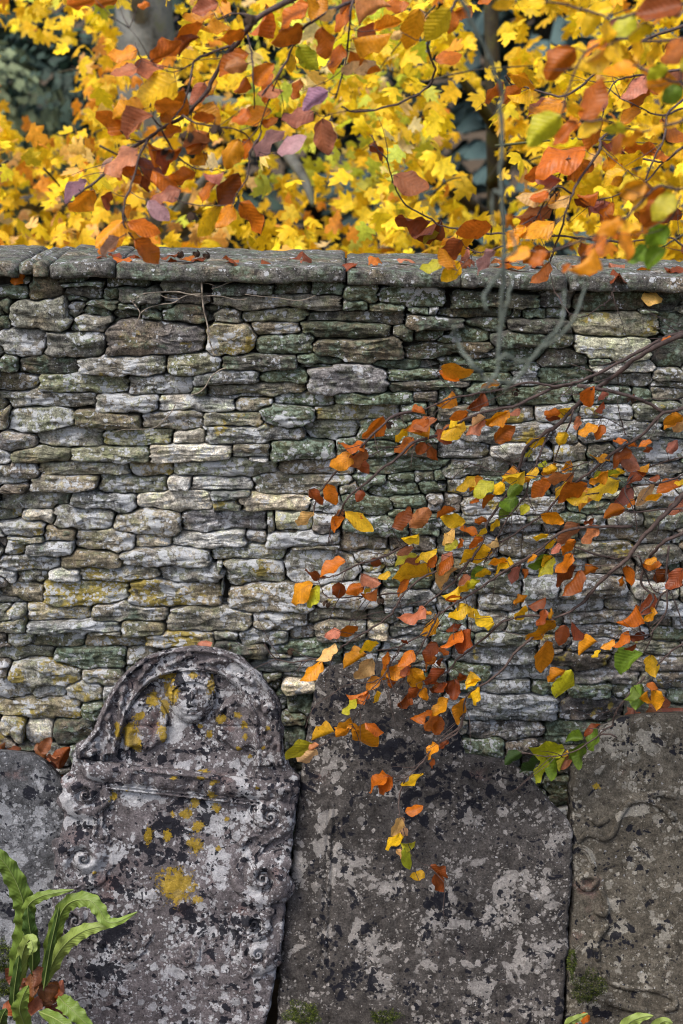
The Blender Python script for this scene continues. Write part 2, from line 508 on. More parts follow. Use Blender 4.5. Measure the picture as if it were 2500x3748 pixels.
# x0 y0 x1 y1 kind : kinds d dark, g grey, l white-lichened, w fresh pale, y yellow-lichened, m mossy, p purplish
STONES = '''
A1
-20 95 190 170 m;150 30 240 68 d;215 30 445 200 d;450 20 610 66 d;470 65 740 92 m;455 100 745 185 d;740 110 845 190 m
780 30 1060 105 d;845 90 1160 215 d;1160 40 1440 140 d;0 180 70 290 d;-20 210 60 300 d;70 180 520 405 p;455 210 610 320 g
480 175 630 215 m;620 190 840 250 m;560 240 780 300 m;555 310 890 405 g;520 360 560 415 m;830 265 1010 340 d;1010 260 1170 340 d
840 215 1000 262 m;1000 215 1240 262 m;1170 232 1490 340 d;0 300 70 390 d;0 395 345 585 l;340 415 765 605 g;765 335 1475 585 P
-20 590 130 705 d;140 590 565 730 d;565 592 1185 730 l;1200 580 1590 715 g;-20 715 270 855 g;275 730 930 855 g;920 730 1395 870 l
1390 710 1850 815 l;-20 850 700 955 g;700 860 1130 1000 l;1140 885 1680 985 w
A2
50 -10 535 160 l;-20 -30 65 115 g;540 10 1030 140 g;900 -20 1040 45 l;1000 5 1460 135 l;1460 15 1875 135 y;0 160 250 310 p
255 115 750 275 l;720 140 1245 260 y;1245 140 1485 245 w;-20 310 80 370 d;80 270 515 375 g;515 255 1085 375 g;1080 245 1660 365 w
-20 375 285 510 p;285 365 920 470 y;925 365 1240 490 y;1245 350 1990 485 l;-20 505 205 605 p;215 470 715 580 l;715 470 1195 615 l
1190 475 1375 575 w;1375 485 1840 590 w;-20 590 505 715 g;485 580 975 745 l;980 575 1520 725 w;1510 640 1790 720 y;-20 715 145 805 y
150 705 380 820 w;385 680 815 865 l;815 730 1305 910 l;1310 720 1945 885 p;-20 790 320 900 l;315 825 550 935 g;55 900 320 950 y
545 855 970 1010 l;970 895 1230 1000 w;1230 875 1790 1005 w;-20 900 55 990 p;40 940 190 1040 y;190 930 540 1040 l
A3
-20 60 445 170 l;440 30 875 150 g;875 5 1505 135 l;585 135 1150 235 Y;1140 120 1640 265 l;-20 175 115 270 w;120 165 350 270 g
350 155 585 255 w;-20 270 310 420 g;310 235 940 435 Y;925 230 1637 440 Y;-20 420 180 510 Y;180 415 660 540 y;665 395 1220 525 g
-20 510 185 630 y;185 520 870 615 l;870 525 1175 635 g;1205 425 1818 610 g;-20 615 55 690 p;55 610 260 700 Y;225 615 605 730 g
630 600 870 632 y;600 630 1040 730 y;1050 605 1535 725 Y;-20 680 70 735 p;-20 735 380 815 p;380 720 910 875 m;900 725 1160 850 g
-20 810 65 945 p;65 815 590 1015 Y;590 870 880 985 g
A4
-20 155 220 315 l;235 205 485 320 w;485 170 740 325 y;-20 300 590 475 y;585 325 740 445 m;-20 405 185 635 Y;160 450 380 655 w
380 435 700 640 d;-20 640 260 705 g;230 650 520 790 g
B1
-30 90 400 155 d;400 65 670 165 d;660 65 900 175 m;-50 155 895 262 s;-90 215 105 262 d;-20 262 165 355 g;160 255 630 355 g
630 275 1350 370 d;910 85 1150 215 m;1130 95 1610 225 m;890 185 1075 265 m;1085 215 1330 270 m;1375 245 1505 298 m;1340 295 1760 400 d
1270 375 1400 470 d;1395 395 1740 480 d;-95 365 265 595 y;225 360 590 450 g;590 340 1220 460 d;270 435 685 575 m;685 475 1320 625 d
1355 505 1985 615 d;5 590 560 690 d;560 575 890 665 m;600 650 930 690 m;620 650 1220 865 p;1100 615 1460 695 m;1460 630 1990 700 d
1205 695 1700 765 m;1210 765 1820 850 d;310 695 685 795 m;-80 785 615 885 g;-90 862 320 905 l;405 870 840 965 m;840 845 1400 935 m
120 890 380 975 y;310 935 700 1090 m;690 940 1310 1045 y;1310 930 1500 1000 m
B2
-85 100 615 235 l;620 75 1015 215 l;990 75 1370 210 m;100 235 390 300 g;95 295 365 335 w;365 215 830 355 m;845 215 1300 345 m
1290 130 1580 250 m;215 332 350 368 w;430 352 990 475 l;975 460 1210 570 m;1060 345 1660 460 m;1210 460 1410 525 m;1070 520 1435 635 m
1400 445 1560 515 d;1445 510 1640 605 m;840 510 1010 600 g;-65 570 225 640 s;230 460 975 615 g;115 600 660 725 w;325 740 400 875 g
400 725 680 870 w;670 740 850 885 p;660 640 900 740 l;880 610 1275 750 m;1220 620 1500 710 m;1210 705 1400 765 m;1485 610 1640 735 p
910 755 1360 915 m;1365 780 1620 890 m;870 895 1215 1030 p;345 880 875 995 l;155 880 360 965 l;405 855 560 882 g
B3
-30 120 38 235 g;-60 0 495 105 l;30 90 470 285 y;470 25 1015 270 l;500 -25 860 22 g;980 30 1280 140 l;1030 130 1210 200 y
690 270 1150 450 l;1180 150 1560 300 m;60 265 690 480 l;-20 235 70 410 g;1180 300 1568 430 l;255 445 635 600 l;640 445 1050 545 g
655 455 740 500 w;1080 440 1320 555 g;1180 430 1400 490 l;510 575 705 685 p;710 520 1100 680 g;1000 545 1225 660 w;1230 580 1520 660 l
1270 555 1425 584 g;-30 585 150 670 y;150 575 500 710 g;-20 680 345 785 d;360 680 895 780 m;345 760 520 797 g;895 670 1200 760 m
1150 660 1500 775 l;240 800 740 910 s;150 790 230 845 d;320 910 440 980 d;455 900 790 980 m;765 780 900 890 m
B4
-40 135 45 240 d;65 140 290 280 w;20 250 95 400 m;110 260 280 420 m;75 405 230 490 d;80 485 240 680 m
C1
90 130 650 220 d;665 115 880 220 d;850 130 1330 235 d;1330 120 1600 245 d;1290 230 1400 258 m;0 220 485 285 d;550 230 700 290 m
690 230 830 290 m;195 285 450 370 d;445 290 840 370 d;0 350 325 450 m;330 380 720 470 d;700 380 865 465 d;865 250 1430 405 o
1400 250 1620 400 m;870 395 1360 545 w;1375 430 1620 605 d;80 475 390 550 d;0 550 660 630 m;405 485 710 570 m;640 490 970 605 d
970 530 1105 585 m;650 600 1000 705 m;985 575 1380 640 w;1030 630 1385 715 l;1380 615 1600 690 g;1385 690 1600 730 g;1375 730 1600 815 l
180 690 400 765 m;0 690 170 850 m;0 640 500 690 d;380 730 860 845 m;860 730 1280 830 m;1140 750 1380 840 m;0 850 400 930 d
400 860 630 965 l;630 840 920 960 l;880 850 1250 950 l;1240 820 1600 950 l
C2
900 45 1430 205 l;1430 130 1600 190 w;0 200 330 320 l;335 200 590 330 w;550 235 730 335 g;150 90 720 200 l;720 100 900 230 l
750 205 960 340 l;955 200 1180 300 d;1080 190 1600 350 l;30 310 470 440 l;-20 390 40 455 m;-20 455 60 510 g;530 320 680 400 l
680 330 960 440 p;60 450 240 550 g;950 340 1200 440 l;1200 350 1600 440 l;240 430 730 550 m;1250 440 1600 500 l;730 450 1000 540 l
1000 510 1300 585 w;0 545 150 660 p;160 550 820 665 l;820 580 1110 670 m;170 655 570 715 l;570 655 950 722 m;1080 640 1320 740 l
1320 630 1600 760 l;340 720 680 800 p;680 722 900 790 p;900 760 1500 865 l;1500 760 1600 860 l;0 720 330 800 g;380 810 700 940 l
550 790 760 825 g;700 840 1250 945 l;1250 860 1600 980 l;0 800 380 950 l
C3
560 80 970 190 l;970 80 1270 190 p;100 80 540 150 g;120 150 540 300 l;540 190 780 310 l;780 185 1200 330 p;1270 130 1480 220 p
1260 220 1540 330 w;1530 200 1620 320 w;-40 200 130 320 l;100 310 260 410 l;250 310 530 415 l;530 315 1070 405 l;1070 320 1300 410 l
1300 330 1620 430 l;1340 430 1500 520 p;1495 430 1620 520 l;180 410 440 540 l;440 415 640 555 l;0 430 180 530 m;640 400 820 520 p
815 410 1280 505 p;830 505 1350 600 p;1375 525 1620 615 g;240 545 640 635 l;-20 530 235 620 m;640 560 860 640 p;820 590 1130 660 p
100 625 650 750 l;-20 620 100 720 l;640 640 800 680 p;710 670 1100 785 P;1130 620 1620 715 p;1090 700 1620 800 p;-40 720 110 860 l
30 730 340 855 m;345 750 860 875 l;890 785 1295 890 p;1370 805 1620 920 p
C4
270 155 605 265 l;60 165 280 240 m;605 160 830 270 m;830 180 1125 275 m;1110 185 1300 275 d;40 240 780 415 l;775 270 1190 425 P
1190 300 1400 400 d;1465 220 1620 320 m;1420 310 1620 420 d;100 405 200 480 g;200 415 690 545 p;690 425 1090 580 m;160 490 430 635 m
430 540 640 625 p;530 630 680 700 p;310 620 450 690 g;680 640 880 760 d;660 770 870 980 m
'''
KIND = {  # base tint, white, yellow, moss, soot
    'd': ((0.125, 0.115, 0.095), 0.1, -0.6, 0.5, 0.4),
    'g': ((0.215, 0.20, 0.163), 0.4, -0.2, 0.25, 0.25),
    'l': ((0.25, 0.242, 0.218), 0.8, -0.1, 0.1, 0.2),
    'w': ((0.50, 0.47, 0.41), 0.35, -0.4, -0.2, -0.3),
    'y': ((0.29, 0.27, 0.205), 0.5, 0.35, 0.2, 0.15),
    'Y': ((0.30, 0.275, 0.21), 0.55, 0.72, 0.1, 0.15),
    'm': ((0.17, 0.166, 0.135), 0.35, -0.4, 1.1, 0.3),
    'p': ((0.225, 0.21, 0.20), 0.55, -0.1, -0.1, 0.35),
    'P': ((0.14, 0.126, 0.118), 0.15, 0.2, 0.0, 0.45),
    's': ((0.185, 0.188, 0.178), -0.1, -0.6, 0.35, 0.1),
    'o': ((0.36, 0.325, 0.23), 0.05, 0.35, 0.3, -0.2)}

boxes, kinds = [], []
crop = None
for line in STONES.strip().splitlines():
    line = line.strip()
    if line in CROPS: crop = line; continue
    for it in line.split(';'):
        a = it.split()
        x0, y0 = px(crop, float(a[0]), float(a[1])); x1, y1 = px(crop, float(a[2]), float(a[3]))
        boxes.append((x0, y0, x1, y1)); kinds.append(a[4])
# close what is left open between them
def close_gaps():
    st = 4
    W_, H_ = 2500 // st, 2880 // st
    cov = np.zeros((H_, W_), bool)
    for x0, y0, x1, y1 in boxes:
        cov[max(0, int(y0 / st)):max(0, int(y1 / st)), max(0, int(x0 / st)):max(0, int(x1 / st))] = True
    for j in range(1080 // st, H_ - 6):
        for i in range(W_ - 6):
            if cov[j, i]: continue
            if j * st < bot_px(i * st) + 18: continue
            w = 0
            while i + w < W_ and w < 62 and not cov[j, i + w]: w += 1
            h = 0
            while j + h < H_ and h < 17 and cov[j + h, i:i + w].mean() < 0.12: h += 1
            if w >= 9 and h >= 6:
                boxes.append((i * st, j * st, (i + w) * st, (j + h) * st)); kinds.append('gdmlp'[(i * 7 + j) % 5])
                cov[j:j + h, i:i + w] = True
def bot_px(x): return (635.5 + 0.0236 * x * 0.6272) / 0.6272
close_gaps()
N_TRACED = len(boxes)
# the wall runs on to both sides and down behind the headstones
rr = random.Random(5)
def fill(xa, xb, ya, yb):
    y = ya
    while y < yb:
        h = rr.uniform(42, 82)
        x = xa + rr.uniform(-60, 0)
        while x < xb:
            w = rr.uniform(110, 300)
            bx = (x, y + rr.uniform(-5, 5), x + w, y + h + rr.uniform(-5, 5))
            cx, cy = (bx[0] + bx[2]) / 2, (bx[1] + bx[3]) / 2
            if not any(b[0] - 20 < cx < b[2] + 20 and b[1] - 8 < cy < b[3] + 8 for b in boxes[:N_TRACED]):
                boxes.append(bx); kinds.append(rr.choice('gglplmd'))
            x += w
        y += h
fill(-700, -14, 1050, 4420)
fill(2520, 3200, 1075, 4420)
fill(-10, 2515, 2880, 4420)
BX = np.array(boxes)
KN = kinds
SC = np.stack([(BX[:, 0] + BX[:, 2]) / 2, (BX[:, 1] + BX[:, 3]) / 2], -1)
SH = np.stack([(BX[:, 2] - BX[:, 0]) / 2, (BX[:, 3] - BX[:, 1]) / 2], -1)
NS = len(BX)
S_TILT = rng.uniform(-0.035, 0.035, NS)
S_TAPER = rng.uniform(-0.32, 0.32, NS)
S_RND = rng.uniform(0.25, 0.75, NS)
S_END = rng.uniform(-0.15, 0.75, (NS, 2)).clip(0, 1)
S_BOW = rng.uniform(-0.22, 0.22, NS)

def sdist(P, j):
    """distance of points P (n,2) to stones j (m) -> (n,m)"""
    d = P[:, None, :] - SC[None, j, :]
    h = SH[j][None]
    u = np.clip(d[..., 0] / h[..., 0], -1.2, 1.2)
    dy = d[..., 1] - S_TILT[j] * d[..., 0] - S_BOW[j] * h[..., 1] * (u * u - 0.4)
    e = np.where(u < 0, S_END[j, 0], S_END[j, 1]) * np.clip((np.abs(u) - 0.5) / 0.5, 0, 1) ** 1.3 * 0.75
    hy = h[..., 1] * (1 + S_TAPER[j] * np.clip(u, -1, 1)) * (1 - e)
    r = np.minimum(h[..., 0], hy) * S_RND[j]
    qx, qy = np.abs(d[..., 0]) - h[..., 0] + r, np.abs(dy) - hy + r
    return np.hypot(np.maximum(qx, 0), np.maximum(qy, 0)) + np.minimum(np.maximum(qx, qy), 0) - r

N_DIR = 40
def outline(i):
    near = np.where((np.abs(SC[:, 0] - SC[i, 0]) < SH[:, 0] + SH[i, 0] + 60) & (np.abs(SC[:, 1] - SC[i, 1]) < SH[:, 1] + SH[i, 1] + 60))[0]
    near = near[near != i]
    th = (np.arange(N_DIR) + 0.5) * 2 * math.pi / N_DIR
    # directions that sample the box perimeter evenly
    c, s = np.cos(th), np.sin(th)
    m = 1 / np.maximum(np.abs(c), np.abs(s)) ** 0.75
    D = np.stack([c * m * SH[i, 0], s * m * SH[i, 1]], -1)
    ts = np.linspace(0.3, 1.5, 49)
    P = (SC[i] + D[None] * ts[:, None, None]).reshape(-1, 2)
    W = P + np.stack([5 * fbm(P[:, 0] / 75, P[:, 1] / 60, 0, 31, 3), 4.5 * fbm(P[:, 0] / 75, P[:, 1] / 60, 5.5, 33, 2) + 1.3 * vnoise(P[:, 0] / 13, P[:, 1] / 13, 2.5, 35)], -1)
    a = sdist(W, np.array([i]))[:, 0]
    b = sdist(W, near).min(1) if len(near) else np.full(len(W), 1e3)
    ok = ((a + 1.6 < b) & (a < 8.0)).reshape(len(ts), N_DIR)
    ok[0] = True
    alive = np.cumprod(ok, axis=0)
    best = ts[alive.sum(0) - 1]
    rad = best * (1 + 0.02 * rng.standard_normal(N_DIR))
    return SC[i] + D * rad[:, None]

def stone_mesh(i):
    global N_DIR
    N_DIR = int(np.clip((SH[i, 0] + SH[i, 1]) * 4 / 15.0, 26, 62))
    O = outline(i)
    c = O.mean(0)
    proud = 0.030 * rng.uniform(-0.8, 0.8)
    bulge = rng.uniform(0.001, 0.007)
    tilt_y, tilt_x = rng.uniform(-0.20, 0.10), rng.uniform(-0.06, 0.06)
    ring = [(2.0, 0.13), (0.5, 0.055), (0.0, 0.016), (0.7, 0.005), (2.2, -0.003), (4.8, -0.007), (10, -0.009)]
    rel = c - O
    L = np.linalg.norm(rel, axis=1)[:, None] + 1e-6
    inr = np.min(L) * 0.8
    P2, Y = [], []
    for k, (ins, d) in enumerate(ring):
        f = np.minimum(ins, inr * 0.75 * (ins / 10.0))
        P2.append(O + rel / L * f); Y.append(np.full(N_DIR, d))
    core = P2[-1]
    m = int(np.clip(np.max(L) / 20.0, 3, 7))
    for q in range(1, m):
        f = q / m
        P2.append(core + (c - core) * f); Y.append(np.full(N_DIR, -0.009 - bulge * (1 - (1 - f) ** 2)))
    P2.append(c[None]); Y.append(np.array([-0.009 - bulge]))
    P2 = np.vstack(P2); Y = np.concatenate(Y)
    W = at(P2[:, 0], P2[:, 1], 0.0)
    s = i * 7.7
    amp = np.clip((0.05 - Y) / 0.05, 0, 1)
    rough = 0.0075 * fbm(W[:, 0] * 13, W[:, 2] * 26, s, 41, 3) + 0.0048 * fbm(W[:, 0] * 42, W[:, 2] * 85, s, 43, 3)
    # broken ledges along the bedding
    bed = W[:, 2] * 75 + 2.2 * fbm(W[:, 0] * 9, W[:, 2] * 12, s, 45, 2)
    led = 0.0035 * (np.clip((bed - np.floor(bed)) * 3.0, 0, 1)) * (vnoise(W[:, 0] * 11, np.floor(bed), s, 46) > -0.1)
    wc = at(c[0], c[1], 0.0)
    Y = Y + amp * (rough + led) - proud + tilt_y * (W[:, 2] - wc[2]) * amp + tilt_x * (W[:, 0] - wc[0]) * amp
    W[:, 0] += amp * 0.003 * fbm(W[:, 0] * 45, W[:, 2] * 60, s + 3, 47, 2)
    W[:, 2] += amp * 0.0032 * fbm(W[:, 0] * 50, W[:, 2] * 60, s + 7, 49, 2)
    W[:, 1] = Y
    F = []
    nr = len(ring) + m - 1
    for k in range(nr - 1):
        for j in range(N_DIR):
            j2 = (j + 1) % N_DIR
            F.append((k * N_DIR + j, k * N_DIR + j2, (k + 1) * N_DIR + j2, (k + 1) * N_DIR + j))
    cc = nr * N_DIR
    for j in range(N_DIR):
        F.append(((nr - 1) * N_DIR + j, (nr - 1) * N_DIR + (j + 1) % N_DIR, cc))
    return W, F, wc

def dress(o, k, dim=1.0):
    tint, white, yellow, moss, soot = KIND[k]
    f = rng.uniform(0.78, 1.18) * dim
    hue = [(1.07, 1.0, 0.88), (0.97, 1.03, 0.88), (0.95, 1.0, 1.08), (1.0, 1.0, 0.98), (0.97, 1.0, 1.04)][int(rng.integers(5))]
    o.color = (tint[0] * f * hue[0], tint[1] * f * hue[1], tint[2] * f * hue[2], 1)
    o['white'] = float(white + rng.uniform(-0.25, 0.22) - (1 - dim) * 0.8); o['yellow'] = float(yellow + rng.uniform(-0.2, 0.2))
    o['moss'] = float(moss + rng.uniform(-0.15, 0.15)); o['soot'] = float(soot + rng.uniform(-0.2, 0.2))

area = SH[:, 0] * SH[:, 1]
order = sorted(range(N_TRACED), key=lambda i: -area[i])
singles = set(order[:298])
small, outer = {}, {}
for i in range(NS):
    V, F, wc = stone_mesh(i)
    if i in singles:
        o = build('stone', V, F, M_STONE, WALL, tuple(wc))
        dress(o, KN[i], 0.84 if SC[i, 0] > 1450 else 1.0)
    else:
        pool = small if i < N_TRACED else outer
        pool.setdefault(KN[i].lower(), Bag()).add(V, F)
for name, pool in (('small_stones', small), ('outlying_stones', outer)):
    for k, b in pool.items():
        o = b.build(name, M_STONE, WALL)
        dress(o, k); o['kind'] = 'stuff'

# rubble heart of the wall, and thin pinning stones deep in the joints
def heart():
    xs = np.arange(-2.4, 2.4, 0.03); zs = np.arange(-0.1, 2.155, 0.03)
    X, Z = np.meshgrid(xs, zs)
    slope = -0.0262 * X
    Z = Z + np.clip(Z - 1.8, 0, 1) * 0 + slope * np.clip(Z / 2.1, 0, 1)
    Yf = 0.058 + 0.02 * fbm(X * 9, Z * 20, 0, 71, 3)
    Yb = 0.40 + 0.02 * fbm(X * 9, Z * 16, 4, 73, 3)
    n = X.size; nx = len(xs); nz = len(zs)
    V = np.vstack([np.stack([X, Yf, Z], -1).reshape(-1, 3), np.stack([X, Yb, Z], -1).reshape(-1, 3)])
    F = []
    for j in range(nz - 1):
        for i in range(nx - 1):
            a = j * nx + i
            F.append((a, a + 1, a + 1 + nx, a + nx)); F.append((n + a, n + a + nx, n + a + 1 + nx, n + a + 1))
    for i in range(nx - 1):
        a = (nz - 1) * nx + i
        F.append((a, a + 1, n + a + 1, n + a)); F.append((n + i, n + i + 1, i + 1, i))
    for j in range(nz - 1):
        a = j * nx; b = a + nx - 1
        F.append((a, a + nx, n + a + nx, n + a)); F.append((b, n + b, n + b + nx, b + nx))
    build('rubble_core', V, F, M_CORE, WALL)
heart()

def pins():
    b = Bag()
    for q in range(900):
        x, z = rng.uniform(-1.35, 1.35), rng.uniform(0.1, 2.1)
        w, h = rng.uniform(0.02, 0.06), rng.uniform(0.005, 0.014)
        y = rng.uniform(0.026, 0.05)
        n = 8
        th = np.arange(n) * 2 * math.pi / n
        ox = x + w * np.cos(th) * (1 + 0.2 * rng.standard_normal(n)); oz = z + h * np.sin(th) * (1 + 0.3 * rng.standard_normal(n))
        V = np.vstack([np.stack([ox, np.full(n, y + 0.03), oz], -1), np.stack([ox, np.full(n, y), oz], -1), [[x, y - 0.004, z]]])
        F = [(j, (j + 1) % n, n + (j + 1) % n, n + j) for j in range(n)] + [(n + j, n + (j + 1) % n, 2 * n) for j in range(n)]
        b.add(V, F)
    o = b.build('pinning_stones', M_STONE, WALL, smooth=False)
    dress(o, 'g'); o['kind'] = 'stuff'
pins()

# coping slabs: x range in F pixels (1568 wide), tint kind
def top_line(xf): return 606.0 + 0.0225 * (xf - 300)      # front top edge
def bot_line(xf): return 635.5 + 0.0236 * xf
def coping(x0, x1, kind, drop=0.0, seed=0, y0=-0.05, hb=0.0):
    P0 = at(*px('F', x0, top_line(x0) + drop), y0); P1 = at(*px('F', x1, top_line(x1) + drop), y0)
    n = max(4, int((P1[0] - P0[0]) / 0.011))
    xs = np.linspace(P0[0], P1[0], n)
    xf = x0 + (xs - P0[0]) / (P1[0] - P0[0]) * (x1 - x0)
    zt = at(*px('F', xf, top_line(xf) + drop), y0)[:, 2]
    zb = at(*px('F', xf, bot_line(xf) + drop * 0.2 + hb), y0)[:, 2]
    th = zt - zb
    sec = []   # (y, fraction of thickness from bottom)
    sec += [(0.16, 0.0), (0.03, 0.0), (y0 + 0.008, 0.0), (y0, 0.10), (y0 - 0.002, 0.35), (y0 - 0.002, 0.62), (y0 - 0.001, 0.86), (y0 + 0.002, 0.96), (y0 + 0.007, 1.0), (y0 + 0.025, 1.02)]
    ys = np.concatenate([np.linspace(y0 + 0.05, 0.42, 22), [0.445]])
    sec += [(y, 1.04 + 0.02 * math.sin(y * 9)) for y in ys] + [(0.452, 0.8), (0.452, 0.2), (0.44, 0.0)]
    m = len(sec)
    V = np.zeros((n, m, 3))
    for k, (y, f) in enumerate(sec):
        V[:, k, 0] = xs; V[:, k, 1] = y; V[:, k, 2] = zb + th * f
    p = V.reshape(-1, 3)
    s = seed * 3.3
    p[:, 1] += 0.0075 * fbm(p[:, 0] * 12, p[:, 2] * 30, s, 81, 3) + 0.003 * fbm(p[:, 0] * 50, p[:, 2] * 60, p[:, 1] * 50, 83, 2)
    p[:, 2] += 0.0050 * fbm(p[:, 0] * 9, p[:, 1] * 9, s, 85, 3) + 0.0028 * fbm(p[:, 0] * 55, p[:, 1] * 30, p[:, 2] * 50, 87, 2)
    V = p.reshape(n, m, 3)
    ex = np.minimum(xs - xs[0], xs[-1] - xs)
    sh = np.clip(1 - ex / 0.012, 0, 1) ** 2
    V[:, :, 1] += (sh * 0.010)[:, None] * (np.array([q[0] for q in sec]) < 0)[None, :]
    V[:, :, 2] -= (sh * 0.007)[:, None] * (np.array([q[1] for q in sec]) > 0.8)[None, :]
    p = V.reshape(-1, 3)
    F = []
    for i in range(n - 1):
        for k in range(m):
            k2 = (k + 1) % m
            F.append((i * m + k, (i + 1) * m + k, (i + 1) * m + k2, i * m + k2))
    F.append(tuple(range(m))); F.append(tuple((n - 1) * m + k for k in reversed(range(m))))
    mid = p.mean(0)
    o = build('coping_slab', p, F, M_STONE, WALL, mid)
    dress(o, kind)
    return o
for k, (x0, x1, kd, dr) in enumerate([(-330, -110, 'g', 3), (-106, 37, 'm', 3), (73, 108, 'g', 1.5), (111, 262, 'g', 0), (266, 793, 'g', 0),
                                      (798, 1058, 'g', 3), (1060, 1304, 'g', 3.5), (1311, 1640, 'g', 1.5), (1646, 1990, 'g', 1)]):
    o = coping(x0, x1, kd, dr, k)
    o['white'] = -0.1; o['moss'] = 0.5; o['soot'] = 0.5; o['yellow'] = -0.6
    o.color = (0.118, 0.114, 0.106, 1)
o = coping(42, 72, 'd', 4, 31, hb=-7)
o.color = (0.14, 0.13, 0.115, 1)
# ------------------------------------------------------------------ headstones
LEAN = 0.15
def interp(x, xs, ys): return np.interp(x, xs, ys)

class Slab:
    """a leaning headstone: outline given as two pixel polylines, front relief as a height function"""
    def __init__(s, left, right, Y0, thick, crop='F'):
        s.Y0, s.thick = Y0, thick
        L = at_lean(*px(crop, [p[0] for p in left], [p[1] for p in left]), Y0, LEAN)
        Rr = at_lean(*px(crop, [p[0] for p in right], [p[1] for p in right]), Y0, LEAN)
        s.zl, s.xl = L[:, 2], L[:, 0]; s.zr, s.xr = Rr[:, 2], Rr[:, 0]
        s.top = max(s.zl.max(), s.zr.max()); s.bot = -0.06
    def bounds(s, z):
        o = np.argsort(s.zl); q = np.argsort(s.zr)
        return np.interp(z, s.zl[o], s.xl[o]), np.interp(z, s.zr[q], s.xr[q])
    def plane(s, x, z): return s.Y0 + LEAN * z
    def k_of(s, x, z, crop='K'):
        u, v = proj(np.stack([x, s.plane(x, z), z], -1))
        ox, oy, sc = CROPS[crop]
        return (u - ox) * sc, (v - oy) * sc

def spots_value(slab, x, z, spots, crop, lo=-1.0):
    kx, ky = slab.k_of(x, z, crop)
    v = np.full(np.shape(x), lo)
    for q in spots:
        cx, cy, rx = q[:3]; ry = q[3] if len(q) > 3 else rx
        v = np.maximum(v, 1 - np.hypot((kx - cx) / rx, (ky - cy) / ry))
    return v

def patch_attrs(slab, x, z, marks, crop):
    return {k: spots_value(slab, x, z, marks.get(k, []), crop, -2.0 if k == 'ochre' else 0.0) for k in ('ochre', 'black', 'pale', 'rust')}

def make_slab(name, slab, parent, mat, nu, nv, height, marks, crop, seed):
    w = np.linspace(0, 1, nv)
    z = slab.bot + (slab.top - slab.bot) * (1 - (1 - w) ** 1.25)
    xl, xr = slab.bounds(z)
    t = np.linspace(0, 1, nu)
    X = xl[:, None] + (xr - xl)[:, None] * t[None]
    Z = np.repeat(z[:, None], nu, 1)
    X = X + 0.0035 * fbm(Z * 30, X * 6, seed, 101, 3) + 0.002 * fbm(Z * 90, X * 9, seed, 103, 2)
    edge = np.minimum(np.minimum(X - X[:, :1], X[:, -1:] - X), 9)
    # distance to the outline, also from above
    up = np.full(X.shape, 9.0)
    for dz in (0.003, 0.006, 0.010, 0.016, 0.024):
        a, b = slab.bounds(Z + dz)
        out = (X < a) | (X > b) | (Z + dz > slab.top)
        up = np.where(out & (up > 8), dz, up)
    edge = np.minimum(edge, up)
    rr_ = 0.016
    e = np.clip(edge / rr_, 0, 1)
    H = -rr_ * 0.8 * (1 - np.sqrt(1 - (1 - e) ** 2))
    H = H + 0.0045 * fbm(X * 7, Z * 7, seed, 105, 3) + 0.0022 * fbm(X * 45, Z * 45, seed, 107, 3)
    if height is not None: H = H + height(X, Z)
    Y = slab.plane(X, Z) - H
    n = X.size
    V = [np.stack([X, Y, Z], -1).reshape(-1, 3)]
    back = slab.plane(X, Z) + slab.thick
    V.append(np.stack([X, back, Z - 0.30 * slab.thick], -1).reshape(-1, 3))
    # side walls bulge a little
    F = []
    idx = lambda j, i: j * nu + i
    for j in range(nv - 1):
        for i in range(nu - 1):
            a, b, c, d = idx(j, i), idx(j, i + 1), idx(j + 1, i + 1), idx(j + 1, i)
            F.append((a, b, c, d)); F.append((n + a, n + d, n + c, n + b))
    loop = [idx(0, i) for i in range(nu)] + [idx(j, nu - 1) for j in range(1, nv)] + [idx(nv - 1, i) for i in range(nu - 2, -1, -1)] + [idx(j, 0) for j in range(nv - 2, 0, -1)]
    m = len(loop)
    for k in range(m):
        a, b = loop[k], loop[(k + 1) % m]
        F.append((b, a, n + a, n + b))
    V = np.vstack(V)
    at_ = patch_attrs(slab, V[:, 0], V[:, 2], marks, crop)
    return build(name, V, F, mat, parent, attrs=at_)

def relief(name, slab, parent, mat, box, fn, marks, crop, step=4.0, base=None, rough=0.002, seed=0):
    """a carved piece standing proud of the slab; fn(kx, ky) -> height in metres (<= 0 where there is none)"""
    x0, y0, x1, y1 = box
    nx, ny = int((x1 - x0) / step) + 1, int((y1 - y0) / step) + 1
    KX, KY = np.meshgrid(np.linspace(x0, x1, nx), np.linspace(y0, y1, ny))
    P = at_lean(*px(crop, KX, KY), slab.Y0, LEAN)
    H = fn(KX, KY)
    keep = H > 0
    b = base(P[..., 0], P[..., 2]) if base is not None else 0
    H = np.where(keep, H + 1.2 * rough * fbm(P[..., 0] * 60, P[..., 2] * 60, seed, 111, 3) + rough * fbm(P[..., 0] * 20, P[..., 2] * 20, seed, 113, 2), -0.006) + b
    D_ = CAM - P
    P = P + D_ / D_[..., 1:2] * (-H[..., None])
    use = np.zeros((ny, nx), int) - 1
    F, V = [], []
    def vid(j, i):
        if use[j, i] < 0:
            use[j, i] = len(V); V.append(P[j, i])
        return use[j, i]
    for j in range(ny - 1):
        for i in range(nx - 1):
            if keep[j, i] or keep[j, i + 1] or keep[j + 1, i] or keep[j + 1, i + 1]:
                F.append((vid(j, i), vid(j + 1, i), vid(j + 1, i + 1), vid(j, i + 1)))
    V = np.array(V)
    return build(name, V, F, mat, parent, attrs=patch_attrs(slab, V[:, 0], V[:, 2], marks, crop))

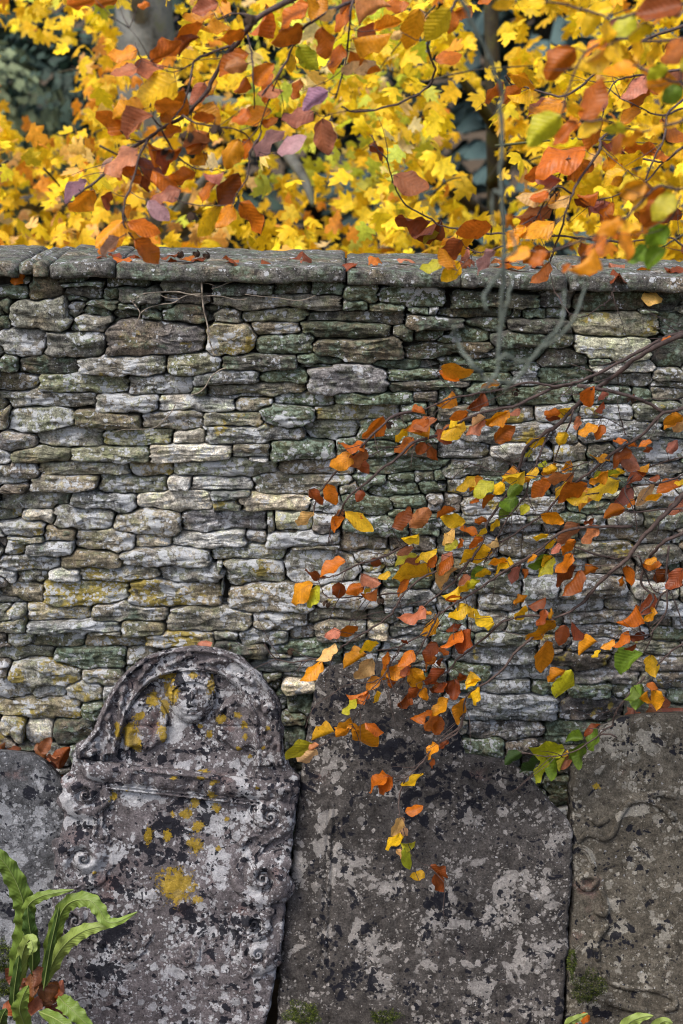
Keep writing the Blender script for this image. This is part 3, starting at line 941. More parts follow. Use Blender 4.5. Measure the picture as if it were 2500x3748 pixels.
# ---- carved headstone with a cherub
s2 = Slab([(85, 2560), (90, 2351), (100, 2193), (115, 2093), (130, 1968), (145, 1868), (158, 1780), (166, 1745), (172, 1712), (208, 1692), (222, 1660), (240, 1613), (280, 1556), (340, 1508), (400, 1489), (438, 1484)],
          [(585, 2560), (608, 2351), (620, 2318), (640, 2223), (655, 2093), (670, 1943), (683, 1830), (688, 1788), (665, 1763), (650, 1738), (649, 1678), (638, 1613), (600, 1552), (545, 1507), (490, 1489), (440, 1484)], -0.40, 0.085)
G2 = empty('carved_headstone', (s2.bounds(0.0)[0] + 0.3, -0.36, 0))
tag(G2, 'round-topped carved headstone with a cherub face and yellow lichen', 'headstone')
marks2 = {
    'ochre': [(607, 520, 55, 45), (600, 470, 40), (625, 555, 30, 30), (740, 465, 26, 32), (750, 500, 18, 30), (640, 405, 26, 22), (785, 300, 42, 50), (765, 225, 48, 26), (890, 205, 22, 14), (968, 270, 18, 50),
              (700, 330, 30), (755, 380, 20, 45), (1015, 420, 28, 26), (960, 500, 20), (1120, 450, 18), (1125, 500, 16), (1097, 560, 20, 14), (918, 457, 14), (1230, 455, 12), (805, 668, 16, 10), (1208, 548, 10), (1145, 600, 10), (1180, 718, 12),
              (800, 1180, 95, 80), (815, 1220, 40, 50), (900, 1245, 36, 22), (847, 857, 34, 26), (795, 852, 14), (895, 800, 26, 28), (905, 912, 30, 30), (765, 955, 26, 26), (895, 995, 36, 46), (683, 950, 22, 40), (990, 825, 24, 20),
              (975, 755, 22, 26), (520, 775, 20), (585, 745, 12), (1003, 1013, 14), (1040, 880, 14), (438, 1110, 10), (540, 470, 14, 40), (930, 670, 30, 12), (985, 690, 26, 12), (1090, 400, 20)],
    'black': [(780, 900, 150, 160), (780, 1030, 190, 120), (700, 960, 90), (870, 262, 40, 40), (868, 310, 50, 40), (820, 215, 40), (660, 1000, 80), (960, 870, 60, 50), (800, 1105, 30), (560, 1200, 120, 120), (520, 1400, 200, 120), (400, 740, 40),
              (280, 1000, 30), (1150, 980, 40, 30), (960, 570, 120, 40), (1180, 1350, 60), (260, 1270, 40), (860, 750, 40, 30), (420, 600, 40), (670, 1695, 26), (1000, 1400, 160, 80), (500, 1560, 200, 100)],
    'pale': [(860, 360, 200, 200), (580, 720, 120, 50), (620, 760, 140, 60), (960, 820, 60), (1070, 640, 90, 60), (800, 470, 90), (1000, 1040, 90), (1020, 1150, 90), (560, 1000, 110), (660, 1270, 60), (420, 560, 40), (1060, 190, 70, 40), (700, 260, 60, 40),
             (1200, 1570, 60), (1180, 1480, 60), (380, 880, 60), (1140, 1050, 60), (430, 1060, 50), (1260, 800, 60), (1180, 300, 60), (470, 1500, 60), (1050, 1480, 60)],
    'rust': [(690, 430, 110, 120), (1060, 430, 90), (480, 1150, 160), (1150, 1220, 60), (820, 1250, 150, 120), (1100, 1300, 100)]}
CEN = (880.0, 640.0)
_out = np.array([(345, 560), (400, 500), (432, 460), (480, 340), (560, 215), (680, 122), (820, 88), (950, 88), (1080, 124), (1195, 215), (1275, 340), (1297, 470), (1300, 560), (1310, 600)], float)
_in = np.array([(480, 580), (530, 575), (565, 450), (610, 335), (690, 240), (800, 200), (900, 192), (1000, 205), (1090, 268), (1150, 380), (1172, 500), (1178, 620)], float)
def pol(P):
    a = np.arctan2(-(P[:, 1] - CEN[1]), P[:, 0] - CEN[0]); r = np.hypot(P[:, 0] - CEN[0], P[:, 1] - CEN[1])
    o = np.argsort(a); return a[o], r[o]
AO, RO = pol(_out); AI, RI = pol(_in)
def band(kx, ky):
    a = np.arctan2(-(ky - CEN[1]), kx - CEN[0]); r = np.hypot(kx - CEN[0], ky - CEN[1])
    ro, ri = np.interp(a, AO, RO), np.interp(a, AI, RI)
    return (ro - r) / np.maximum(ro - ri, 1), a, r
def base2(x, z):
    kx, ky = s2.k_of(x, z)
    b, a, r = band(kx, ky)
    ly = 618 + 0.105 * (kx - 360)
    inside = 1.4 * np.clip((b - 1.0) * 14, 0, 1) * np.clip((ly - ky) / 10, 0, 1)
    return -0.014 * inside - 0.004 * np.clip((ky - ly - 60) / 8, 0, 1) * np.clip((1290 - kx) / 20, 0, 1)
make_slab('slab', s2, G2, M_G2, 170, 260, base2, marks2, 'K', 3)

def moulding(kx, ky):
    b, a, r = band(kx, ky)
    h = np.zeros_like(b) - 1
    ridge = 0.019 * np.exp(-((b - 0.16) / 0.10) ** 2) + 0.014 * np.exp(-((b - 0.93) / 0.07) ** 2) + 0.004 * np.exp(-((b - 0.80) / 0.04) ** 2)
    leaf = np.clip(np.sin(a * 19 + 2.2 * np.sin(b * 5)) * np.sin(b * math.pi) + 0.35 * np.sin(a * 43 + b * 9), 0, 1)
    h = ridge + 0.022 * leaf * np.clip((b - 0.2) * 6, 0, 1) * np.clip((0.82 - b) * 6, 0, 1) + 0.002
    ok = (b > 0.04) & (b < 1.04) & (ky < 600 + 0.09 * (kx - 360)) & (a > 0.02) & (a < 3.12)
    return np.where(ok, h, -1)
relief('arch_moulding', s2, G2, M_G2, (350, 70, 1330, 700), moulding, marks2, 'K', 4.5, None, 0.0018, 1)

def head(kx, ky):
    u, v = (kx - 882) / 104, (ky - 312) / 126
    w = np.abs(u) ** 2.1 + np.abs(v) ** 2.1 + 0.10 * np.clip(v, 0, 1) * u * u
    h = 0.040 * np.sqrt(np.clip(1 - w, 0, 1))
    g = lambda cx, cy, sx, sy: np.exp(-((kx - cx) / sx) ** 2 - ((ky - cy) / sy) ** 2)
    h = h - 0.010 * g(842, 300, 24, 14) - 0.010 * g(918, 300, 24, 14)
    h = h + 0.0045 * g(842, 303, 13, 8) + 0.0045 * g(918, 303, 13, 8)
    h = h + 0.004 * g(842, 278, 30, 9) + 0.004 * g(918, 278, 30, 9)
    h = h + 0.012 * g(880, 318, 13, 32) + 0.006 * g(880, 343, 20, 12)
    h = h - 0.005 * g(880, 364, 26, 5) + 0.005 * g(880, 374, 22, 7) - 0.005 * g(880, 383, 30, 5) + 0.004 * g(880, 392, 20, 7) - 0.003 * g(880, 403, 26, 6)
    h = h + 0.005 * g(880, 420, 28, 16) + 0.004 * g(826, 350, 26, 30) + 0.004 * g(934, 350, 26, 30)
    return np.where(w < 1, h + 0.003, -1)
hd = relief('cherub_head', s2, G2, M_G2, (770, 180, 995, 445), head, marks2, 'K', 3.0, base2, 0.0011, 2)
def hair(kx, ky):
    u, v = (kx - 884) / 112, (ky - 300) / 122
    w = np.abs(u) ** 2.1 + np.abs(v) ** 2.1
    line = 252 + 60 * np.abs((kx - 882) / 104) ** 2.4
    curl = 0.0025 * np.sin(np.arctan2(ky - 330, kx - 882) * 31 + 0.05 * ky) * np.sin(ky * 0.09)
    h = 0.047 * np.sqrt(np.clip(1.04 - w, 0, 1)) + curl
    lock = np.clip((line - ky) / 10, 0, 1)
    side = (np.abs(kx - 882) > 88) & (ky < 350) & (ky > 250)
    return np.where((w < 1.0) & ((ky < line) | side), h * np.where(side, 1, np.sqrt(np.clip(lock + 0.15, 0, 1))) + 0.003, -1)
h_ = relief('hair', s2, G2, M_G2, (765, 170, 1000, 360), hair, marks2, 'K', 3.0, base2, 0.0012, 4)
h_.parent = hd; h_.location = (0, 0, 0)

def wing(sx):
    def f(kx, ky):
        x = (kx - 882) * sx
        top = 302 + np.abs((x - 205) / 105.0) ** 2.4 * 120
        bot = 556 + 10 * np.sin(x / 15.0) - np.clip((175 - x) / 70, 0, 1) * 60
        d = np.minimum(np.minimum(ky - top, bot - ky), np.minimum(x - 104, 312 - x))
        feat = 0.62 + 0.38 * np.abs(np.sin((x * 0.95 - (ky - 400) * 0.30) / 23.0))
        feat = np.where(ky < top + 46, 1.15, feat * np.where((ky > 440) & (ky < 452), 0.75, 1))
        return np.where(d > 0, 0.019 * np.clip(d / 16, 0, 1) ** 0.6 * feat, -1)
    return f
relief('wing', s2, G2, M_G2, (560, 290, 790, 585), wing(-1), marks2, 'K', 4, base2, 0.0015, 5)
relief('wing', s2, G2, M_G2, (975, 290, 1200, 585), wing(1), marks2, 'K', 4, base2, 0.0015, 6)

def ledge(kx, ky):
    c = 652 + 0.112 * (kx - 400)
    d = (ky - c)
    half = 50
    step_ = np.where((kx > 610) & (kx < 1010) & (d < -22), 0.012, 0) 
    h = 0.032 * np.sqrt(np.clip(1 - (d / half) ** 2, 0, 1)) * (0.75 + 0.25 * np.clip(np.sin(kx / 17 + np.sin(kx / 50) * 2), -1, 1) * (d > -8)) + step_
    h = np.where((d > half) & (d < half + 26), 0.009, h)
    h = np.where((d > half + 9) & (d < half + 15), 0.002, h)
    ok = (d > -half) & (d < half + 26) & (kx > 372 + 0.3 * np.abs(d)) & (kx < 1345 - 0.3 * np.abs(d))
    return np.where(ok, h + 0.001, -1)
relief('ledge_moulding', s2, G2, M_G2, (360, 580, 1360, 860), ledge, marks2, 'K', 4.5, None, 0.002, 7)

def scroll(cx, cy, R_, turn, hand, hgt=0.020, tail=None):
    def f(kx, ky):
        dx, dy = (kx - cx) * hand, ky - cy
        r = np.hypot(dx, dy); a = np.arctan2(dy, dx)
        ph = np.log(np.maximum(r, 4) / R_) * 4.2 + (a - turn)
        ridge = 0.5 + 0.5 * np.cos(ph)
        dome = np.clip(1 - (r / R_) ** 3, 0, 1)
        h = 1.12 * hgt * dome ** 0.55 * (0.22 + 0.78 * np.sqrt(ridge)) * (1 + 0.10 * np.sin(a * 8 + r / R_ * 5) * (r > 0.55 * R_))
        lob = 1 + 0.10 * np.sin(a * 5 + turn) + 0.05 * np.sin(a * 9)
        ok = r < R_ * lob
        h = np.where(ok, np.maximum(h, 0.002), -1)
        if tail is not None:
            for (x0, y0, x1, y1, w0) in tail:
                vx, vy = x1 - x0, y1 - y0
                t_ = np.clip(((kx - x0) * vx + (ky - y0) * vy) / (vx * vx + vy * vy), 0, 1)
                bend = 18 * np.sin(t_ * math.pi)
                d = np.hypot(kx - (x0 + vx * t_ + bend * hand), ky - (y0 + vy * t_)) / (w0 * (1 - 0.5 * t_))
                h = np.where(d < 1, np.maximum(h, hgt * 0.8 * np.sqrt(np.clip(1 - d * d, 0, 1)) * (0.8 + 0.2 * np.cos(d * 7))), h)
        return h
    return f
for (cx, cy, R_, tn, hand, hg, tail) in [
        (392, 765, 100, 0.6, 1, 0.026, [(420, 830, 430, 950, 50), (370, 850, 400, 900, 40)]),
        (385, 1060, 118, 2.2, 1, 0.026, [(470, 960, 400, 900, 34), (430, 1120, 350, 1190, 46)]),
        (1240, 870, 92, 2.4, -1, 0.024, [(1300, 900, 1180, 1030, 40), (1200, 930, 1110, 990, 30)]),
        (1205, 1150, 118, 0.9, -1, 0.026, [(1180, 1240, 1240, 1300, 46), (1280, 1080, 1130, 1050, 26)]),
        (1165, 1360, 72, 1.4, -1, 0.018, [(1140, 1400, 1090, 1450, 30)]),
        (1185, 1500, 82, 0.2, -1, 0.022, [(1200, 1540, 1120, 1590, 46)]),
        (345, 1345, 80, 1.0, 1, 0.018, [(380, 1400, 470, 1450, 36)]),
        (598, 1462, 54, 0.4, 1, 0.007, [(640, 1450, 700, 1400, 22)]),
        (862, 1492, 52, 1.9, -1, 0.008, [(820, 1520, 720, 1500, 22)])]:
    B_ = (cx - R_ * 2.2, cy - R_ * 1.9, cx + R_ * 2.2, cy + R_ * 2.1)
    R_ *= 1.22
    relief('scroll', s2, G2, M_G2, B_, scroll(cx, cy, R_, tn, hand, hg, tail), marks2, 'K', 3.6, base2, 0.0008, int(cx))

# ---- plain grey headstone at the left edge
s1 = Slab([(-330, 2560), (-330, 1900), (-300, 1800), (-220, 1745), (-120, 1728), (-60, 1726)],
          [(92, 2560), (105, 2351), (135, 2093), (152, 1990), (156, 1830), (150, 1813), (130, 1790), (98, 1752), (70, 1735), (0, 1727), (-60, 1725)], -0.36, 0.08)
G1 = empty('plain_headstone', (-1.15, -0.33, 0))
tag(G1, 'plain speckled grey headstone with a sloping shoulder behind the fern', 'headstone')
m1 = {'pale': [(30, 1970, 60), (60, 2050, 80), (20, 2150, 50), (90, 1900, 50)], 'black': [(20, 2220, 40), (70, 1830, 30)], 'ochre': [], 'rust': []}
make_slab('slab', s1, G1, M_G1, 110, 190, None, m1, 'F', 5)

# ---- dark headstone with a raised middle
s3 = Slab([(612, 2560), (634, 2351), (646, 2195), (664, 2033), (682, 1865), (694, 1763), (711, 1655), (723, 1571), (733, 1549), (752, 1533), (800, 1524), (840, 1520)],
          [(1288, 2560), (1294, 2351), (1311, 2075), (1315, 1913), (1305, 1880), (1263, 1841), (1215, 1786), (1167, 1751), (1110, 1742), (1071, 1737), (1060, 1695), (1037, 1640), (1002, 1586), (960, 1545), (915, 1525), (850, 1519)], -0.36, 0.09)
G3 = empty('dark_headstone', (s3.bounds(0.0)[0] + 0.35, -0.33, 0))
tag(G3, 'wide blackened headstone with a raised centre, pale blotches lower down', 'headstone')
m3 = {'pale': [(835, 2010, 90, 60), (760, 2000, 40, 120), (740, 1930, 50, 120), (870, 2180, 70, 60), (888, 2255, 36, 50), (1170, 2110, 90, 80), (1240, 2050, 80, 80), (1150, 2030, 70, 50), (1040, 2010, 70, 40), (1100, 2260, 90, 60), (1250, 2180, 70, 60), (880, 2030, 80, 40),
              (780, 1625, 26, 30), (885, 1600, 40, 40), (710, 1860, 40, 60), (960, 2120, 60), (820, 2150, 40, 50), (690, 2000, 30, 60), (1010, 2100, 60), (1190, 2200, 80), (770, 1760, 60, 30), (830, 1700, 60, 40)],
      'black': [(860, 1720, 120, 90), (1000, 1790, 160, 120), (1040, 1700, 60, 80), (800, 1580, 60, 40), (920, 1745, 40), (940, 2270, 40), (800, 2250, 100, 60), (1100, 1850, 80, 50), (700, 1780, 40, 60), (760, 2160, 40), (1000, 2050, 60, 30), (950, 1870, 60, 30)],
      'ochre': [], 'rust': []}
def grooves(X, Z):
    kx, ky = s3.k_of(X, Z, 'F')
    g = lambda c, w: np.exp(-((kx - c) / w) ** 2)
    lc = 767 + (1900 - ky) * 0.05
    env = np.clip((2260 - ky) / 60, 0, 1) * np.clip((ky - 1840) / 30, 0, 1)
    h = -0.006 * env * (g(lc, 2.5) + g(lc - 14, 2.2)) + 0.003 * env * g(lc - 7, 4)
    dip = -0.006 * np.exp(-(((kx - 990) / 110) ** 2 + ((ky - 1930) / 110) ** 2))
    return h + dip
make_slab('slab', s3, G3, M_G3, 190, 240, grooves, m3, 'F', 9)

# ---- brown headstone with worn scrollwork at the right edge
s4 = Slab([(1288, 2560), (1298, 2351), (1311, 2075), (1316, 1913), (1314, 1889), (1316, 1775), (1345, 1727), (1388, 1673), (1430, 1650), (1480, 1643), (1560, 1640)],
          [(1960, 2560), (1960, 1900), (1930, 1780), (1860, 1700), (1760, 1655), (1640, 1641), (1570, 1639)], -0.345, 0.09)
G4 = empty('scrollwork_headstone', (1.0, -0.32, 0))
tag(G4, 'brownish headstone with worn scroll carving against the right edge', 'headstone')
m4 = {'pale': [(1368, 1818, 26, 22), (1475, 1855, 50, 60), (1410, 2080, 26), (1455, 2075, 26), (1490, 1690, 60), (1440, 1700, 40), (1420, 2225, 24, 30), (1480, 2260, 24), (1530, 2130, 40), (1520, 2025, 24), (1400, 1700, 40, 60), (1550, 1900, 50)],
      'black': [(1425, 2150, 40, 30), (1360, 2180, 30, 60), (1450, 2170, 30), (1350, 2270, 50, 60), (1460, 1780, 60, 40), (1330, 2000, 12, 80)],
      'ochre': [(1370, 1806, 9)], 'rust': [(1340, 2060, 60, 100)]}
make_slab('slab', s4, G4, M_G4, 150, 220, lambda X, Z: 0 * X, m4, 'F', 13)
def stroke(pts, w, hgt):
    P = smooth_line(pts, 8)
    def f(kx, ky):
        best = np.full(kx.shape, 9.0)
        for a, b in zip(P[:-1], P[1:]):
            v = b - a
            t_ = np.clip(((kx - a[0]) * v[0] + (ky - a[1]) * v[1]) / (v @ v + 1e-9), 0, 1)
            best = np.minimum(best, np.hypot(kx - a[0] - v[0] * t_, ky - a[1] - v[1] * t_) / w)
        return np.where(best < 1, hgt * np.sqrt(np.clip(1 - best ** 2, 0, 1)) + 0.0005, -1)
    return f
for pts, w, hg in [([(1330, 1930), (1350, 1915), (1390, 1925), (1410, 1910), (1425, 1870), (1450, 1840), (1490, 1838), (1530, 1860), (1545, 1880)], 8, 0.010),
                   ([(1550, 1830), (1520, 1822), (1480, 1828)], 9, 0.008), ([(1350, 2005), (1370, 2020), (1355, 2040), (1335, 2035), (1335, 2015), (1352, 2012)], 7, 0.009),
                   ([(1380, 2040), (1392, 2075), (1388, 2100), (1372, 2095)], 7, 0.008), ([(1385, 2230), (1400, 2255), (1440, 2268), (1500, 2272), (1545, 2290), (1550, 2312), (1530, 2318)], 8, 0.010),
                   ([(1390, 2130), (1370, 2160), (1372, 2200)], 8, 0.008), ([(1400, 2300), (1440, 2312), (1480, 2320)], 10, 0.009), ([(1360, 1880), (1375, 1890), (1392, 1882)], 8, 0.007), ([(1330, 1945), (1350, 1960), (1365, 1990)], 7, 0.008)]:
    a = np.array(pts); B_ = (a[:, 0].min() - w * 1.5, a[:, 1].min() - w * 1.5, a[:, 0].max() + w * 1.5, a[:, 1].max() + w * 1.5)
    relief('carved_scroll', s4, G4, M_G4, B_, stroke(pts, w, hg), m4, 'F', 2.2, None, 0.0012, len(pts))
# ------------------------------------------------------------------ beech leaves
def beech_leaf(curl, fold, wave, seed, nu=10, nv=7):
    """unit leaf: base at the origin, tip at +y, upper face +z"""
    r = random.Random(seed * 3 + 1)
    us = np.linspace(0, 1, nu); ws = np.linspace(-1, 1, nv)
    pk = r.uniform(0.48, 0.62)
    V, UV = [], []
    tw = r.uniform(-0.5, 0.5); bend = r.uniform(-0.10, 0.10)
    for i, u in enumerate(us):
        half = 0.315 * (u ** pk * (1 - u) ** 0.70) / (0.42 ** pk * 0.58 ** 0.70) if 0 < i < nu - 1 else 0.01
        for j, w in enumerate(ws):
            e = abs(w) ** 3
            x = half * w * (1 + e * (0.07 * math.sin(u * 38 + seed) + 0.04 * r.uniform(-1, 1)))
            z = -fold * abs(x) * 1.1 + 0.5 * curl * (u - 0.4) ** 2 - 0.08 * curl + e * wave * 0.055 * math.sin(u * 11 + (2.0 if w > 0 else 0.4) + seed) + tw * x * (u - 0.3)
            if i > nu - 4: z += curl * 0.25 * (u - 0.7)
            y = u - 0.10 * abs(curl) * u * u
            V.append((x + bend * math.sin(u * 3.1), y, z + 0.16 * curl * u)); UV.append((0.5 + 0.5 * w * half / 0.315, u))
    F = [(i * nv + j, i * nv + j + 1, (i + 1) * nv + j + 1, (i + 1) * nv + j) for i in range(nu - 1) for j in range(nv - 1)]
    me = mesh_of('beech_leaf', V, F, M_LEAF)
    ul = me.uv_layers.new(name='UVMap')
    for lp in me.loops: ul.data[lp.index].uv = UV[lp.vertex_index]
    return me
LEAVES = [beech_leaf(c, f, w, s) for s, (c, f, w) in enumerate([(-0.25, 0.25, 0.9), (0.3, 0.2, 1.0), (-0.5, 0.45, 1.2), (0.55, 0.1, 1.4), (0.1, 0.6, 0.8), (-0.15, -0.35, 1.1),
                                                                   (-0.8, 0.3, 1.5), (0.2, 0.9, 1.2), (0.0, 0.1, 1.8), (-0.35, 0.15, 0.6), (0.75, 0.35, 1.6), (-0.3, 0.7, 2.0), (-0.9, 0.7, 1.8), (0.4, 1.1, 1.4)])]
TINT = {'o': (0.48, 0.128, 0.008), 'r': (0.22, 0.052, 0.010), 'p': (0.42, 0.15, 0.062), 'y': (0.72, 0.43, 0.012), 'a': (0.64, 0.25, 0.008), 't': (0.64, 0.39, 0.13),
        'g': (0.15, 0.24, 0.020), 'l': (0.44, 0.42, 0.020), 'v': (0.40, 0.22, 0.20), 'G': (0.050, 0.10, 0.022), 'b': (0.17, 0.060, 0.024)}
def vary(c, r):
    f = r.uniform(0.78, 1.22); s = r.uniform(-0.1, 0.1)
    return (min(1, c[0] * f), min(1, c[1] * f * (1 + s)), c[2] * f * r.uniform(0.7, 1.5), 1)

def leaf_matrix(P0, P1, facing, roll):
    d = P1 - P0
    L = np.linalg.norm(d)
    y = d / L
    x = np.cross(y, facing); x /= np.linalg.norm(x) + 1e-9
    z = np.cross(x, y)
    c, s = math.cos(roll), math.sin(roll)
    return L, x * c + z * s, y, z * c - x * s

def place(o, parent, P0, x, y, z, sx, sy, sz):
    o.matrix_basis = Matrix(((x[0] * sx, y[0] * sy, z[0] * sz, P0[0] - parent.location[0]), (x[1] * sx, y[1] * sy, z[1] * sz, P0[1] - parent.location[1]),
                             (x[2] * sx, y[2] * sy, z[2] * sz, P0[2] - parent.location[2]), (0, 0, 0, 1)))

lr = random.Random(21)
def make_branch(name, label, cat, Y, stems, leaves, origin, mat=M_TWIG, group=None, spread=0.07, extra=0, extra_tints='oaryp', leaf_scale=1.0, extra_len=(90, 140), petal=True, fine=0, grow=1.1):
    """stems: 'crop w0 w1 | x y, x y ...'  (w in photo pixels); leaves: crop lines then 'x0 y0 x1 y1 w tint'"""
    root = empty(name, origin)
    tag(root, label, cat, group)
    pts2, pts3 = [], []
    buds = Bag()
    for q, line in enumerate(stems.strip().splitlines()):
        head, body = line.split('|')
        hh = head.split()
        crop, w0, w1 = hh[0], float(hh[1]), float(hh[2])
        dy = float(hh[3]) if len(hh) > 3 else 0.0
        nums = [float(a) for a in body.replace(',', ' ').split()]
        ax, ay = px(crop, nums[0::2], nums[1::2])
        C = smooth_line(np.stack([ax, ay], -1), 6)
        s = np.linspace(0, 1, len(C))
        yy = Y + dy + spread * 0.8 * vnoise(s * 2.5 + q * 5.1, q * 0.37) 
        P = at(C[:, 0], C[:, 1], yy)
        P[:, 2] += 0.002 * vnoise(s * len(C) * 0.6, q * 3.3); P[:, 0] += 0.002 * vnoise(s * len(C) * 0.6, q * 4.3 + 9)
        k = np.linalg.norm(at(1260, 1874, Y) - at(1250, 1874, Y)) / 10
        V, F = tube(P, w0 * k * 0.64, w1 * k * 0.68, 7, 0.18, q)
        b = Bag(); b.add(V, F)
        # side buds and a pointed end bud
        for m in range(2, len(P) - 1):
            if lr.random() < 0.30:
                d = P[m] - P[m - 1]; d /= np.linalg.norm(d)
                o_ = np.array([lr.uniform(-1, 1), lr.uniform(-1, 1), lr.uniform(-1, 1)])
                e = d * 0.5 + o_ * 0.6; e /= np.linalg.norm(e)
                n_ = lr.uniform(0.006, 0.012)
                V, F = tube(np.array([P[m], P[m] + e * n_ * 0.6, P[m] + e * n_]), max(0.0012, w1 * k * 0.45), 0.0004, 5)
                b.add(V, F)
        b.build('twig', mat, root)
        pts2.append(C); pts3.append(P)
    wts = [float(np.linalg.norm(np.diff(c_, axis=0), axis=1).sum()) for c_ in pts2]; nst = len(pts2)
    for q in range(fine):
        si = lr.choices(range(nst), wts)[0]; C0 = pts2[si]; i = lr.randrange(1, len(C0) - 1)
        t_ = C0[i] - C0[i - 1]; an = math.atan2(t_[1], t_[0]) + lr.choice((-1, 1)) * lr.uniform(0.35, 0.9)
        L = lr.uniform(70, 210); nn = 6; cv = lr.uniform(-0.5, 0.5)
        C = [C0[i]]
        for m in range(nn):
            an += cv / nn + lr.uniform(-0.12, 0.12)
            C.append(C[-1] + np.array([math.cos(an), math.sin(an)]) * L / nn)
        C = np.array(C)
        yy = pts3[si][i, 1] + np.linspace(0, lr.uniform(-0.10, 0.06), nn + 1)
        P = at(C[:, 0], C[:, 1], yy)
        k = np.linalg.norm(at(1260, 1874, Y) - at(1250, 1874, Y)) / 10
        V, F = tube(P, 3.6 * k / 2, 1.6 * k / 2, 5, 0.2, q)
        build('twig', V, F, mat, root)
        pts2.append(C); pts3.append(P)
    A2, A3 = np.vstack(pts2), np.vstack(pts3)
    pet = Bag()
    items = []
    crop = None
    for line in leaves.strip().splitlines():
        line = line.strip()
        if line in CROPS: crop = line; continue
        for it in line.split(';'):
            a = it.split()
            if len(a) < 6: continue
            x0, y0 = px(crop, float(a[0]), float(a[1])); x1, y1 = px(crop, float(a[2]), float(a[3]))
            items.append((x0, y0, x1, y1, float(a[4]), a[5]))
    for q in range(extra):
        i = lr.randrange(len(A2))
        an = lr.uniform(0, 2 * math.pi)
        if lr.random() < 0.6: an = lr.uniform(0.2, math.pi - 0.2)
        L = lr.uniform(*extra_len)
        x0, y0 = A2[i] + np.array([math.cos(an), math.sin(an)]) * 14
        items.append((x0, y0, x0 + math.cos(an) * L, y0 + math.sin(an) * L * 0.85, lr.uniform(0.25, 0.65), lr.choice(extra_tints)))
    for (x0, y0, x1, y1, w, tn) in items:
        # the end nearer to a twig is the stalk end
        d0 = np.hypot(A2[:, 0] - x0, A2[:, 1] - y0); d1 = np.hypot(A2[:, 0] - x1, A2[:, 1] - y1)
        if d1.min() < d0.min() - 25: x0, y0, x1, y1, d0 = x1, y1, x0, y0, d1
        i = int(d0.argmin()); near = d0[i]
        yy = A3[i, 1] + lr.uniform(-spread, spread) * 0.45
        P0 = at(x0, y0, yy)
        ln = math.hypot(x1 - x0, y1 - y0)
        x1, y1 = x0 + (x1 - x0) * grow, y0 + (y1 - y0) * grow
        k = np.linalg.norm(at(1260, 1874, yy) - at(1250, 1874, yy)) / 10
        P1 = at(x1, y1, yy + lr.uniform(-0.30, 0.30) * ln * k)
        view = CAM - P0; view /= np.linalg.norm(view)
        full = 0.62
        w = w * 0.84
        roll = math.acos(min(1, w / full)) * lr.choice((-1, 1)) * 0.85
        L, X, Yv, Z = leaf_matrix(P0, P1, view, roll)
        sx = L * max(1.0, w / full) * (1.1 if w < 0.3 else 1.0)
        if lr.random() < 0.35: Z, X = -Z, -X
        o = bpy.data.objects.new('leaf', lr.choice(LEAVES))
        col.objects.link(o); o.parent = root
        o.color = vary(TINT[tn], lr)
        place(o, root, P0, X, Yv, Z, sx, L, L)
        if petal and near < 160:
            T = A3[i]
            m = (P0 + T) / 2 + np.array([0, 0, -0.08 * np.linalg.norm(P0 - T)])
            V, F = tube(np.array([T, m, P0, P0 + (P1 - P0) * 0.12]), 0.0011 * (1 + (Y < -1)), 0.0007, 4)
            pet.add(V, F)
    if pet.n:
        p = pet.build('petioles', mat, root); p['kind'] = 'stuff'
    return root, A2, A3

